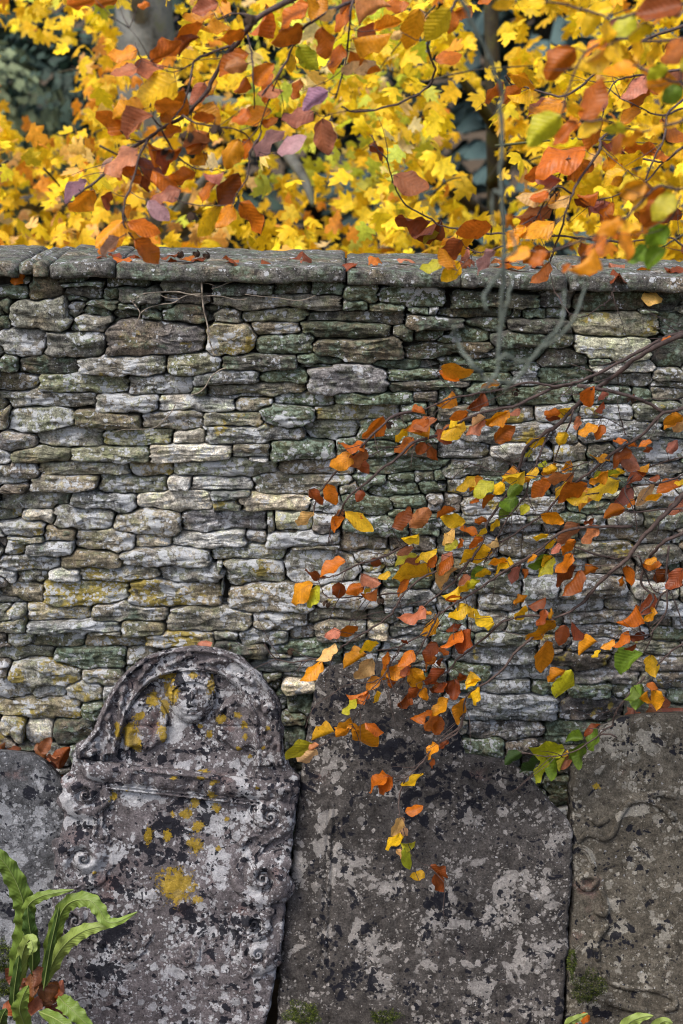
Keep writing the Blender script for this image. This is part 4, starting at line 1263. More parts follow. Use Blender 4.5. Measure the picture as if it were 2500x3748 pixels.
LOW_STEMS = '''
C1 15 7 | 1700 350, 1600 385, 1480 430, 1330 505, 1240 560, 1150 640, 1080 690, 990 750, 900 830, 830 900, 770 970, 700 1010, 600 1085, 555 1130, 530 1210, 480 1310, 430 1430, 330 1570, 300 1680, 215 1840
C3 8 4 | 280 -20, 190 110, 110 220, 30 290, -50 350, -130 420
C1 11 5 | 1700 330, 1600 365, 1480 400, 1380 450, 1270 510, 1180 560, 1060 620, 960 670, 870 700, 780 720, 700 715, 560 700, 430 740, 300 760, 190 780, 80 800, -80 870
B2 8 4 | 1480 0, 1280 40, 1180 110, 1060 230, 970 320, 880 410, 790 510, 720 600, 690 690, 680 735
C1 10 5 | 870 702, 740 735, 600 800, 480 850, 330 880, 200 925, 80 980, 0 1035
B2 9 4 | 1568 185, 1400 235, 1340 290, 1250 370, 1160 430, 1080 510, 960 600, 900 670, 880 730, 830 790, 800 860, 790 950
B2 5 3 | 1568 175, 1480 200, 1340 260, 1200 270, 1100 265
C1 12 8 | 900 715, 1000 735, 1130 755, 1250 790, 1360 830, 1450 885, 1600 850, 1720 820
C1 10 4 | 1450 885, 1380 950, 1330 1010, 1250 1070, 1100 1160, 1000 1250, 900 1320, 820 1390, 740 1470, 690 1530, 600 1590, 500 1660, 400 1720, 360 1780, 310 1840
C2 16 6 | 1700 430, 1600 510, 1480 640, 1400 720, 1330 790, 1260 880, 1200 960, 1130 1020, 1050 1090, 970 1180, 920 1240, 820 1300, 740 1335
C3 9 4 | 740 465, 680 520, 600 590, 530 640, 480 700, 430 770, 340 850, 260 900, 190 960, 160 1060, 150 1160, 60 1230, 0 1260
B4 7 3 | 1390 380, 1350 480, 1330 520, 1150 660, 1080 750, 1000 840, 950 880, 870 900
B4 4 2 | 950 880, 920 960, 900 1060, 905 1120, 910 1200, 930 1330
C3 8 4 | 740 465, 640 440, 520 450, 430 475, 370 520, 310 580, 200 670, 130 720, 70 800, 30 815, -60 900, -200 1010
C2 12 5 | 1700 700, 1600 770, 1450 840, 1380 910, 1330 990, 1300 1100, 1380 1200, 1300 1300
C2 7 4 | 1650 620, 1500 632, 1250 650, 1200 640
C2 9 4 | 1250 745, 1050 745, 900 755, 780 790, 680 870, 560 950, 500 985, 400 1050, 300 1120, 180 1200, 60 1270, 0 1310
C3 6 3 | 720 -10, 600 70, 500 125, 400 180, 330 230, 240 290, 130 350, 60 400, 0 450, -80 520
C3 6 3 | 880 0, 1000 50, 1130 75, 1200 70, 1290 60
B3 7 3 | 1390 -40, 1180 75, 1000 130, 880 190, 800 220, 720 235
B3 7 3 | 1568 180, 1450 230, 1330 330, 1290 400, 1230 490, 1130 570, 1000 650, 900 710, 800 790, 700 810, 500 830, 390 790, 330 710
B3 5 3 | 1330 330, 1150 350, 1000 360, 810 370, 740 330
B3 6 3 | 1600 560, 1450 640, 1320 710, 1250 730, 1130 750
B3 6 3 | 1590 470, 1540 560, 1480 670, 1420 780, 1370 860, 1330 950, 1290 1010
B3 4 2 | 1320 710, 1260 800, 1200 900, 1160 980
B4 4 2 | 870 0, 800 130, 700 250, 640 350, 580 450, 560 540
B4 3 2 | 800 150, 700 190, 600 200, 500 222, 400 290, 310 350, 270 410, 230 520
B4 4 2 | 1040 -20, 980 70, 975 240, 985 400
B4 3 2 | 560 540, 440 570, 350 640, 330 650
C2 6 3 | 870 0, 840 100, 790 200, 750 320, 700 380
C2 7 3 | 720 140, 680 220, 640 330, 590 430, 560 560, 530 590, 450 690, 390 800, 300 970
C2 5 3 | 1660 280, 1450 330, 1330 380, 1230 440, 1200 520, 1260 650, 1280 780
C2 5 3 | 1600 400, 1450 460, 1300 480, 1170 510, 960 540
C2 4 2 | 960 330, 850 370, 700 420, 560 420, 420 400, 250 350, 90 320
C2 4 2 | 1200 160, 1170 60, 1150 -60
C3 7 3 | 1700 150, 1560 250, 1440 300, 1390 400, 1350 500, 1370 560, 1320 680
C3 7 3 | 1480 0, 1460 130, 1470 300, 1450 430, 1370 550, 1310 560, 1270 450
C3 7 4 | 1650 590, 1530 640, 1440 720, 1400 760
C4 6 3 | 1330 130, 1290 170, 1190 290, 1130 380, 1120 440, 1060 480, 960 560, 850 620, 760 640, 700 640, 540 620
C3 5 3 | 1290 60, 1330 180, 1370 270, 1440 310
C1 3 2 | 1130 90, 1120 130, 1080 190, 1040 210, 960 265, 900 275, 830 240, 780 160, 740 80, 715 -40, 730 -120
D4 3 2 | 490 500, 480 570, 490 640, 520 730, 560 790, 600 810, 670 885
D4 3 2 | 490 640, 480 700, 500 760
'''
LOW_LEAVES = '''
B2
1180 45 1030 205 .55 o;1050 235 850 280 .28 o;1060 285 925 425 .45 p;960 320 785 430 .7 a;1000 370 1080 455 .8 r;775 530 840 690 .65 o
650 570 740 700 .5 r;1040 580 990 665 .8 r;680 730 590 875 .45 t;900 720 830 830 .5 p;905 770 825 885 .6 o;915 740 1040 775 .6 o
1490 700 1370 840 .7 p;1390 700 1240 840 .5 r;1440 890 1310 935 .3 y;1350 140 1250 210 .3 y;1330 125 1510 205 .25 a;1560 60 1420 170 .35 p
1500 60 1340 140 .5 o;1395 195 1270 330 .45 o;1480 230 1420 320 .8 r;1500 240 1568 370 .5 r;1380 10 1490 20 .3 o
B3
910 100 720 210 .35 o;770 215 605 195 .22 r;680 265 470 390 .55 a;730 285 590 430 .5 l;860 255 870 400 .75 r;1040 290 900 330 .7 o
1100 295 1030 310 .4 y;1140 300 1020 350 .3 o;1020 200 1170 280 .6 p;1090 100 1175 130 .8 r;1230 180 1140 230 .5 y;1530 195 1230 200 .27 y
1370 240 1275 360 .4 o;1440 70 1290 165 .7 p;1270 150 1400 20 .2 l;1400 10 1280 70 .4 p;1568 30 1390 60 .3 y;1500 150 1568 60 .6 o
1480 440 1295 550 .3 p;1560 490 1450 640 .25 a;1530 480 1450 500 .25 a;880 620 760 650 .65 p;1000 575 850 625 .35 o;840 700 705 830 .35 t
740 825 590 975 .45 a;1150 700 990 740 .4 y;1060 770 880 865 .5 a;1100 800 990 975 .6 t;1220 755 1170 880 .25 o;1400 745 1290 870 .6 o
1568 690 1460 830 .6 r;1568 800 1450 890 .3 o;1350 860 1200 960 .6 a;1365 860 1300 940 .5 p;1390 870 1470 980 .6 a;1310 680 1370 690 .3 r
B4
770 160 660 250 .7 a;680 245 525 290 .4 o;690 260 600 310 .4 o;605 310 500 420 .2 l;745 250 725 345 .3 y;930 90 770 200 .45 a;970 75 900 160 .5 o
870 140 850 245 .6 o;990 90 1080 250 .7 a;1080 230 1110 330 .7 a;980 270 890 380 .55 r;1030 220 980 340 .6 r;1230 90 1130 250 .3 r;1240 200 1150 310 .4 r
1300 170 1290 325 .75 r;1385 140 1320 175 .4 r;1260 310 1150 440 .5 a;1130 370 980 450 .2 o;1150 400 1090 540 .3 o;1200 430 1160 570 .7 o
1385 310 1285 485 .35 a;1480 225 1400 355 .4 y;1490 170 1375 235 .25 y;560 455 440 525 .25 a;520 480 625 520 .6 a;540 520 445 600 .6 a
440 545 265 590 .3 y;660 480 810 540 .35 o;330 640 250 680 .5 p;310 670 170 815 .6 t;290 625 90 770 .4 l;1190 640 1080 745 .5 a
1260 610 1190 670 .5 r;1160 740 1120 810 .4 r;830 870 650 965 .4 o;860 870 730 990 .6 o;1070 840 950 975 .12 y;830 0 780 100 .25 o;1000 0 890 80 .6 o
D4
575 570 505 600 .6 o;490 620 445 690 .5 t;495 620 525 690 .35 t;500 695 415 730 .35 y;485 715 548 715 .5 l;500 735 530 820 .45 l;470 740 500 790 .5 t
580 830 520 850 .7 y;600 805 665 860 .3 r;620 830 650 905 .4 r
C1
235 640 20 600 .5 a;140 700 10 625 .3 o;100 740 -10 850 .5 a;300 760 190 880 .5 r;400 700 275 745 .25 a;535 870 455 905 .5 p;460 880 320 960 .4 a
200 890 80 940 .4 o;310 920 220 975 .3 t;130 930 70 985 .5 y;1000 720 970 865 .7 o;1090 760 1030 820 .5 p;1070 820 1005 880 .4 r;865 855 740 885 .3 y
790 890 690 930 .4 o;915 910 880 975 .4 p;1260 770 1230 830 .5 r;1500 410 1420 450 .2 o;1568 910 1440 975 .6 a
C2
170 70 20 190 .55 y;190 20 80 80 .4 o;300 60 170 150 .3 p;0 120 90 220 .6 r;500 95 370 205 .7 o;450 10 290 90 .35 a;690 180 560 230 .4 y;600 250 560 310 .3 l
820 140 780 250 .7 y;1030 95 900 160 .4 a;1070 100 1000 190 .6 o;790 20 690 60 .4 r;910 50 880 130 .4 p;1210 190 1120 225 .3 o;1280 230 1200 240 .3 o
1370 205 1280 235 .4 o;1370 235 1320 290 .5 r;1550 50 1435 120 .5 a;1590 60 1510 160 .7 t;1540 190 1470 275 .7 p;1100 285 965 320 .25 a;1245 270 1090 365 .4 r
1355 340 1260 370 .4 a;1330 395 1210 470 .5 r;700 325 640 360 .5 l;850 320 790 390 .6 a;760 340 650 400 .4 a;770 370 680 420 .5 y;870 415 665 435 .25 p
640 365 565 440 .55 y;560 395 410 440 .3 y;550 420 410 460 .25 a;260 420 105 500 .35 y;290 430 200 520 .5 a;360 455 235 560 .65 l;430 470 335 540 .7 y
540 470 450 560 .75 g;520 560 380 640 .7 g;510 610 385 690 .4 g;590 610 515 670 .7 l;730 455 590 555 .6 o;600 440 530 490 .5 a;960 480 755 560 .45 o
860 460 730 560 .25 y;1170 450 960 555 .3 y;960 540 805 590 .4 y;1060 545 900 640 .2 a;1090 385 960 450 .4 a;1160 380 990 470 .25 l;1200 390 1110 450 .4 y
1230 480 1125 620 .6 p;1200 630 1060 690 .6 o;1260 570 1200 620 .5 o;1390 480 1280 625 .25 t;1440 550 1320 580 .2 a;1560 470 1395 530 .45 o;1590 450 1510 480 .4 y
1600 560 1480 680 .6 p;1420 415 1350 450 .5 r;660 670 815 710 .5 a;180 710 10 700 .6 y;110 760 0 850 .5 t;130 830 45 900 .75 l;260 790 130 770 .4 o
320 700 240 740 .5 o;400 700 320 760 .4 y;310 750 250 815 .4 y;290 810 210 900 .4 o;380 810 310 870 .5 t;360 890 300 920 .3 a;100 910 0 975 .5 p
150 820 140 890 .4 o;270 570 200 590 .3 o;370 545 290 630 .3 o;120 630 0 690 .2 o;905 725 775 880 .45 p;1030 735 930 855 .45 p;880 830 800 930 .5 o
780 850 725 920 .5 p;870 920 800 980 .4 o;760 820 680 880 .3 y;710 920 610 980 .3 g;740 935 650 985 .3 y;710 790 600 800 .15 y;1000 690 930 715 .4 r;1400 940 1320 980 .5 a
C3
100 60 0 180 .4 o;130 140 10 280 .55 t;215 190 130 250 .6 p;295 130 215 205 .75 g;345 160 240 205 .4 y;140 250 30 320 .4 y;270 210 210 300 .4 l;230 230 130 310 .3 y
490 110 340 160 .35 y;450 95 320 105 .15 a;540 140 560 205 .6 o;710 50 580 140 .35 g;740 65 630 185 .35 l;640 60 570 100 .4 a;860 50 770 180 .4 o
890 125 735 240 .4 r;920 150 800 320 .4 r;1030 140 920 210 .35 o;1210 120 1250 250 .5 o;1180 190 1200 260 .4 o;1310 110 1430 110 .7 o;1470 140 1410 270 .6 r
1568 140 1490 280 .6 r;160 330 50 350 .25 o;190 365 70 480 .6 y;200 380 240 460 .6 y;585 320 490 370 .4 a;560 360 500 470 .45 y;700 330 580 380 .3 r
690 400 650 520 .35 r;750 400 720 470 .4 a;750 470 600 650 .25 a;820 500 780 640 .7 r;860 480 970 590 .25 r;700 600 640 800 .35 a;1020 605 890 685 .2 a
1130 595 1040 650 .4 a;1225 540 1130 650 .4 o;1325 550 1220 590 .5 r;1270 620 1190 655 .2 r;1040 660 1000 720 .3 y;1380 300 1280 440 .5 r;1270 370 1160 500 .35 o
1380 390 1325 490 .3 a;1310 680 1150 820 .65 g;1360 690 1390 840 .65 y;870 800 750 960 .45 l;820 790 710 880 .5 a;110 850 100 970 .75 r;60 870 0 940 .5 r
180 825 130 850 .3 r;280 850 175 905 .25 y;260 900 200 980 .4 y;160 530 30 660 .3 o;220 530 130 680 .35 r;0 650 60 710 .4 o;40 710 20 770 .4 r;160 500 50 530 .25 r
C4
1300 180 1260 350 .65 g;1250 190 1200 290 .25 g;1330 190 1420 205 .6 o;1390 220 1400 350 .6 a;1340 225 1370 310 .4 a
'''
make_branch('beech_branch', 'long russet-leaved beech branch sweeping down across the wall towards the dark headstone', 'branch', -0.48, LOW_STEMS, LOW_LEAVES, at(2560, 1300, -0.48), spread=0.09, extra=8, fine=150, grow=1.0)

SPRIG = '''
C4
810 590 605 590 .5 l;940 540 825 540 .6 g;960 600 1060 480 .45 g;940 560 875 700 .45 g;900 590 830 660 .4 g;770 640 710 770 .6 g;710 640 595 780 .3 l
540 620 440 690 .6 G;630 640 535 740 .35 G;850 640 790 720 .7 p;820 650 780 730 .4 l;830 600 800 640 .3 y
'''
SPRIG_STEMS = '''
C4 5 3 | 1150 520, 1060 500, 960 560, 850 620, 760 640, 700 640, 540 620
C4 3 2 | 960 560, 940 540, 930 530
C4 3 2 | 850 620, 820 600, 805 590
C4 3 2 | 700 640, 640 630
'''
make_branch('green_sprig', 'low sprig of green leaves growing between the dark and brown headstones', 'plant', -0.32, SPRIG_STEMS, SPRIG, at(2260, 2690, -0.32), spread=0.03)

UL_STEMS = '''
U1 16 6 | 1420 -60, 1330 0, 1190 80, 1110 170, 1060 230, 1010 300, 960 400, 900 480, 830 540, 740 590, 660 650, 560 700, 500 780, 430 840, 340 900
U1 9 4 | 1080 200, 1050 215, 960 245, 890 290, 870 380, 840 480, 790 550
U1 8 4 | 680 640, 640 720, 610 830, 575 920, 570 1030, 610 1090
U1 10 4 | 1640 0, 1568 30, 1450 90, 1380 150, 1320 270, 1250 380, 1200 440
U1 6 3 | 1130 150, 1150 220, 1160 300, 1165 420, 1170 500
U1 6 3 | 840 530, 900 565, 1000 580, 1100 600, 1150 640
U1 6 3 | 740 590, 800 700, 870 760, 930 780, 1000 780
U1 6 3 | 1200 610, 1150 700, 1140 800, 1080 900, 1060 940, 900 940, 800 910
U1 5 3 | 1320 270, 1250 420, 1200 560, 1200 610
U1 5 3 | 740 580, 700 540, 690 480
U1 5 3 | 660 650, 600 640, 550 600
U1 5 3 | 700 300, 650 270, 620 200
U1 4 2 | 890 290, 800 330, 700 300
U1 5 3 | 1190 80, 1080 60, 1000 90, 900 130
U2 8 5 | 550 -60, 530 0, 460 100, 400 190, 410 270, 430 320, 400 390, 300 460, 180 500, 60 515, 0 490
U2 7 4 | 60 -20, 40 70, 30 200, 10 330, -30 450
'''
UL_LEAVES = '''
U1
440 0 320 50 .5 o;540 0 450 40 .5 o;680 0 630 30 .5 o;1000 10 890 60 .6 p;830 210 690 280 .5 o;905 175 820 260 .5 r;985 60 860 110 .4 a;930 110 825 180 .4 o
1060 130 930 170 .4 a;1120 140 1010 180 .5 o;630 230 510 270 .4 a;630 310 515 350 .4 p;750 300 590 355 .3 p;810 370 620 480 .7 y;840 400 730 530 .35 o
940 380 880 475 .7 p;1140 290 1035 310 .7 p;1250 300 1170 390 .7 o;1130 350 1080 420 .6 o;660 500 530 540 .4 p;700 530 580 630 .55 p;830 580 740 650 .4 o
990 540 890 550 .35 o;1140 500 1070 570 .6 o;1240 500 1120 600 .5 a;1270 540 1200 570 .5 o;1300 420 1190 420 .3 p;1440 510 1300 570 .5 p;1480 545 1500 705 .7 p
1280 590 1180 720 .3 v;1390 620 1270 700 .35 v;1510 420 1400 500 .6 v;1370 210 1450 320 .7 l;1340 250 1340 330 .6 y;1480 120 1490 260 .6 o;1568 200 1520 310 .5 o
960 610 860 700 .7 o;1100 640 1030 760 .7 a;970 650 850 670 .3 p;950 700 880 760 .6 a;1150 640 1110 730 .6 o;720 690 770 790 .5 r;640 720 760 830 .35 r
700 780 830 860 .4 o;900 790 800 860 .5 o;640 800 660 890 .5 r;830 870 690 900 .45 p;680 920 775 1000 .6 v;1080 800 1000 940 .6 r;980 840 930 930 .3 o
1030 790 940 800 .4 p;430 870 330 980 .6 a;510 880 480 955 .5 r;400 830 290 905 .35 v;520 720 450 750 .3 v;640 680 500 790 .3 p;570 1010 450 1130 .6 a
550 1090 470 1170 .4 v;620 1100 730 1200 .6 o;1010 940 900 1070 .3 y;1070 940 1000 1040 .6 a;1100 930 1210 1050 .45 o;600 940 590 1000 .5 a;1340 120 1290 160 .5 p
1420 20 1280 100 .35 o;1500 0 1420 80 .5 a;1540 40 1480 100 .4 t;1380 360 1350 450 .4 o
U2
210 20 80 120 .5 p;130 90 85 220 .6 p;360 40 310 220 .55 a;500 40 400 180 .6 y;300 30 200 20 .6 o;60 0 0 60 .5 p;270 100 150 140 .4 a;280 150 220 170 .7 t
140 260 60 340 .4 t;80 290 0 340 .5 t
'''
make_branch('beech_branch', 'copper-leaved beech branch hanging over the left half of the coping', 'branch', -0.95, UL_STEMS, UL_LEAVES, at(1150, -80, -0.95), spread=0.12, extra=22, extra_tints='ooao', fine=16, grow=1.10)

UR_STEMS = '''
U2 9 4 | 1680 60, 1568 120, 1400 180, 1270 260, 1150 350, 1050 430, 990 440, 860 405, 780 385, 750 350
U2 7 4 | 1680 300, 1568 320, 1410 340, 1300 360, 1250 380, 1210 460, 1200 530
U2 8 4 | 1660 380, 1568 460, 1500 520, 1480 640, 1450 700, 1400 820, 1420 870
U2 8 4 | 1680 640, 1568 680, 1480 740, 1340 720, 1240 670
U2 9 4 | 1240 600, 1190 640, 1180 700, 1080 840, 1060 900, 1030 970, 1010 1050, 980 1130, 960 1200
U2 6 3 | 1060 890, 980 860, 900 990, 870 1030, 790 1110
U2 7 3 | 1300 1110, 1280 1112, 1100 1095, 1010 1085, 860 1090, 740 1075, 640 1070, 550 1050, 470 1040, 400 1000, 310 950, 260 890, 230 820, 210 740, 160 680, 140 620
U2 7 4 | 1680 1180, 1568 1130, 1510 1090, 1400 1100, 1300 1112
U2 5 3 | 1050 730, 1030 740, 980 860, 990 900
U2 5 3 | 1480 740, 1400 830, 1280 890, 1180 920, 1090 920
U2 5 3 | 740 1130, 640 1160, 570 1140
U2 6 3 | 1568 500, 1460 530, 1340 480, 1250 430
'''
UR_LEAVES = '''
U2
600 30 510 70 .6 o;690 0 630 20 .5 o;125 670 200 730 .35 r;410 1015 265 985 .35 r;460 1010 335 1090 .25 r;690 1040 540 1080 .5 o;550 1100 460 1200 .6 r;530 1100 455 1110 .2 a
460 1200 370 1245 .5 l;540 1200 465 1280 .7 y;450 1070 380 1110 .3 l;600 1190 555 1225 .5 r;700 1150 630 1250 .35 v;980 1020 815 1080 .45 a;940 760 850 820 .6 o
1120 690 900 740 .35 o;1160 750 1050 830 .5 o;1010 830 900 820 .4 p;960 870 815 905 .3 t;950 880 870 910 .5 o;1000 880 930 950 .5 a;1050 900 960 950 .4 t
1180 880 1090 900 .5 o;1140 940 1070 920 .4 r;1250 930 1180 1000 .4 o;1210 940 1140 980 .4 p;1300 700 1190 690 .3 r;830 405 750 470 .6 o;870 405 770 440 .3 y
950 460 860 530 .4 p;1030 460 870 540 .45 a;760 345 890 365 .25 a;1400 350 1300 450 .55 p;1400 400 1330 490 .6 o;1450 430 1420 370 .5 o;1568 980 1450 1020 .5 r
1430 700 1500 720 .5 o;1380 700 1230 780 .4 y;1300 780 1200 840 .4 y;1370 500 1290 570 .5 a
'''
make_branch('beech_branch', 'twiggy beech branch with small russet leaves above the right half of the coping', 'branch', -0.75, UR_STEMS, UR_LEAVES, at(2600, 400, -0.75), spread=0.12, extra=26, extra_tints='ooapa', fine=30, grow=1.12)

NEAR_STEMS = '''
U2 9 5 | 1700 -40, 1560 20, 1400 50, 1250 90, 1180 60, 1000 20, 800 -10
U2 9 5 | 1700 140, 1560 180, 1400 190, 1260 180, 1120 240, 1050 380, 1010 530
U2 8 5 | 1700 340, 1560 380, 1440 340, 1350 300
U2 8 5 | 1700 480, 1560 560, 1400 600, 1310 590, 1190 545
U2 8 5 | 1700 760, 1560 870, 1450 860, 1300 1000, 1150 1090, 940 1160, 870 1150
U2 7 5 | 1560 900, 1500 1030, 1400 1120
U2 7 5 | 1300 1000, 1200 1130, 1080 1200
'''
NEAR_LEAVES = '''
U2
1080 220 960 360 .7 o;1260 170 1080 340 .45 y;1180 60 1120 160 .7 y;1350 70 1240 170 .7 l;1250 30 1130 80 .5 y;1010 530 870 660 .7 l;1080 560 990 670 .5 o
1200 380 1100 550 .5 o;1190 540 1090 620 .6 y;1310 590 1210 610 .5 l;1350 300 1210 350 .4 a;1500 310 1410 360 .7 l;1568 400 1470 470 .75 g;1568 20 1370 60 .6 r
1568 40 1500 60 .5 p;1568 170 1490 310 .6 o;1460 200 1390 290 .5 y;1480 570 1400 600 .5 y;1568 540 1500 610 .5 y;1400 840 1290 900 .7 a;1400 900 1340 960 .6 y
1530 890 1430 1000 .7 l;1500 1030 1400 1130 .7 g;1400 1120 1320 1190 .7 g;1490 1140 1410 1230 .7 g;1290 1000 1170 1060 .5 a;1380 1040 1270 1080 .4 y
1250 1070 1170 1110 .4 p;870 1150 760 1180 .5 a;940 1150 880 1220 .6 o;1160 1130 1060 1240 .4 a;1050 1210 1020 1250 .5 o;800 10 700 40 .4 y;940 10 820 40 .4 y
1430 120 1330 200 .5 y;1640 250 1560 330 .6 l
'''
make_branch('beech_branch', 'green and yellow beech spray close to the lens, out of focus at the upper right', 'branch', -1.55, NEAR_STEMS, NEAR_LEAVES, at(2640, 300, -1.55), spread=0.10, extra=16, fine=14, extra_tints='oayao', grow=1.12)

HANG = '''
U2 13 10 | 520 -80, 545 0, 600 100, 660 230, 710 340, 735 430, 730 520, 740 680, 730 800, 735 950, 745 1080, 745 1200, 735 1380, 728 1500, 718 1620, 705 1730, 640 1790
C1 12 7 | 410 -20, 390 10, 320 100, 300 170, 312 235
C1 11 6 | 490 0, 480 40, 460 120, 438 220, 420 330
C1 13 8 | 300 675, 240 600, 170 510, 120 400, 108 330
C1 12 7 | 420 740, 490 690, 560 620, 630 510, 700 440, 760 370, 800 280, 815 110
C1 10 6 | 640 495, 760 420, 850 330, 900 220, 945 85
C1 10 7 | 390 560, 430 520, 520 560, 600 560
C1 10 7 | 300 672, 400 695, 500 690
U2 10 7 | 738 900, 700 880, 690 970, 700 1040
U2 9 6 | 745 1180, 800 1150, 780 1060
'''
make_branch('bare_twig', 'thin pale lichened twig hanging bare and blurred close in front of the wall', 'twig', -1.95, HANG, '', at(1680, -80, -1.95), mat=M_PALE, spread=0.03)
# ------------------------------------------------------------------ trees beyond the wall
def maple_shape(seed, droop):
    r = random.Random(seed)
    lobes = [(-0.10, 0.05), (-0.30, 0.02), (-0.46, 0.16), (-0.30, 0.24), (-0.50, 0.50), (-0.34, 0.56), (-0.18, 0.52), (-0.20, 0.78), (-0.09, 0.82), (0.0, 1.0)]
    pts = lobes + [(-x, y) for x, y in reversed(lobes[:-1])]
    pts = [(x * r.uniform(0.88, 1.12), y * r.uniform(0.93, 1.07)) for x, y in pts]
    V = [(0, 0.36, 0.03)] + [(x, y, -droop * (x * x * 1.1 + max(0, y - 0.4) ** 2 * 0.9) + r.uniform(-0.03, 0.03)) for x, y in pts]
    n = len(pts)
    F = [(0, 1 + (i + 1) % n, 1 + i) for i in range(n)]
    return np.array(V), F
MSHAPES = [maple_shape(i, d) for i, d in enumerate((0.1, 0.5, 0.9, 0.3, 0.7, 1.2))]
MMESH = [mesh_of('maple_leaf', V, F, M_MAPLE) for V, F in MSHAPES]

MT = {'Y': (0.84, 0.57, 0.016), 'G': (0.80, 0.46, 0.018), 'O': (0.70, 0.29, 0.020), 'T': (0.70, 0.42, 0.10), 'L': (0.56, 0.60, 0.05), 'g': (0.20, 0.33, 0.045), 'P': (0.76, 0.58, 0.20), 'R': (0.42, 0.12, 0.02)}
br = random.Random(77)
# open places in the leafage, F pixels: x, y, rx, ry, how open
GAPS = [(80, 190, 120, 130, 0.97), (20, 110, 50, 80, 0.9), (160, 60, 60, 50, 0.6), (1090, 320, 75, 130, 0.96), (1120, 90, 70, 110, 0.9), (1150, 420, 60, 60, 0.75), (1290, 90, 80, 70, 0.7), (410, 500, 70, 60, 0.7), (340, 45, 88, 92, 1.1),
        (660, 360, 40, 60, 0.6), (1000, 80, 60, 60, 0.5), (250, 470, 60, 40, 0.4), (60, 480, 60, 30, 0.5), (880, 130, 50, 50, 0.4), (760, 330, 40, 50, 0.35), (560, 430, 40, 40, 0.4), (1330, 250, 50, 50, 0.5), (900, 560, 60, 25, 0.4)]
def pick_tint(xf, yf):
    n = vnoise(xf / 90.0, yf / 70.0, 3.3, 201) + br.uniform(-0.5, 0.5)
    if xf < 560:
        w = (0.40, 0.18, 0.09, 0.09, 0.17, 0.07, 0.04, 0.0) if yf > 230 else (0.46, 0.22, 0.10, 0.04, 0.13, 0.03, 0.03, 0.0)
    elif xf < 980:
        w = (0.36, 0.10, 0.04, 0.04, 0.28, 0.12, 0.06, 0.0) if yf < 420 else (0.44, 0.2, 0.08, 0.02, 0.17, 0.06, 0.03, 0.0)
    else:
        w = (0.66, 0.19, 0.05, 0.01, 0.06, 0.01, 0.02, 0.0)
    v = (n + 1.5) / 3.0
    v = min(0.999, max(0, 0.45 * v + 0.55 * br.random()))
    acc = 0
    order_ = 'GOTRYPLg'
    ww = dict(zip('YGOTLgPR', w))
    for k in order_:
        acc += ww[k]
        if v < acc: return k
    return 'Y'

def leaf_frame(r):
    """hanging leaf: tip outward and down, face up and outward"""
    az = r.uniform(0, 2 * math.pi)
    dn = r.uniform(0.15, 1.1)
    y = np.array([math.cos(az), math.sin(az) * 0.8 - 0.25, -dn]); y /= np.linalg.norm(y)
    f = np.array([r.gauss(0, 0.8), -0.6 + r.gauss(0, 0.7), 0.65 + r.gauss(0, 0.6)])
    x = np.cross(y, f); x /= np.linalg.norm(x) + 1e-9
    return x, y, np.cross(x, y)

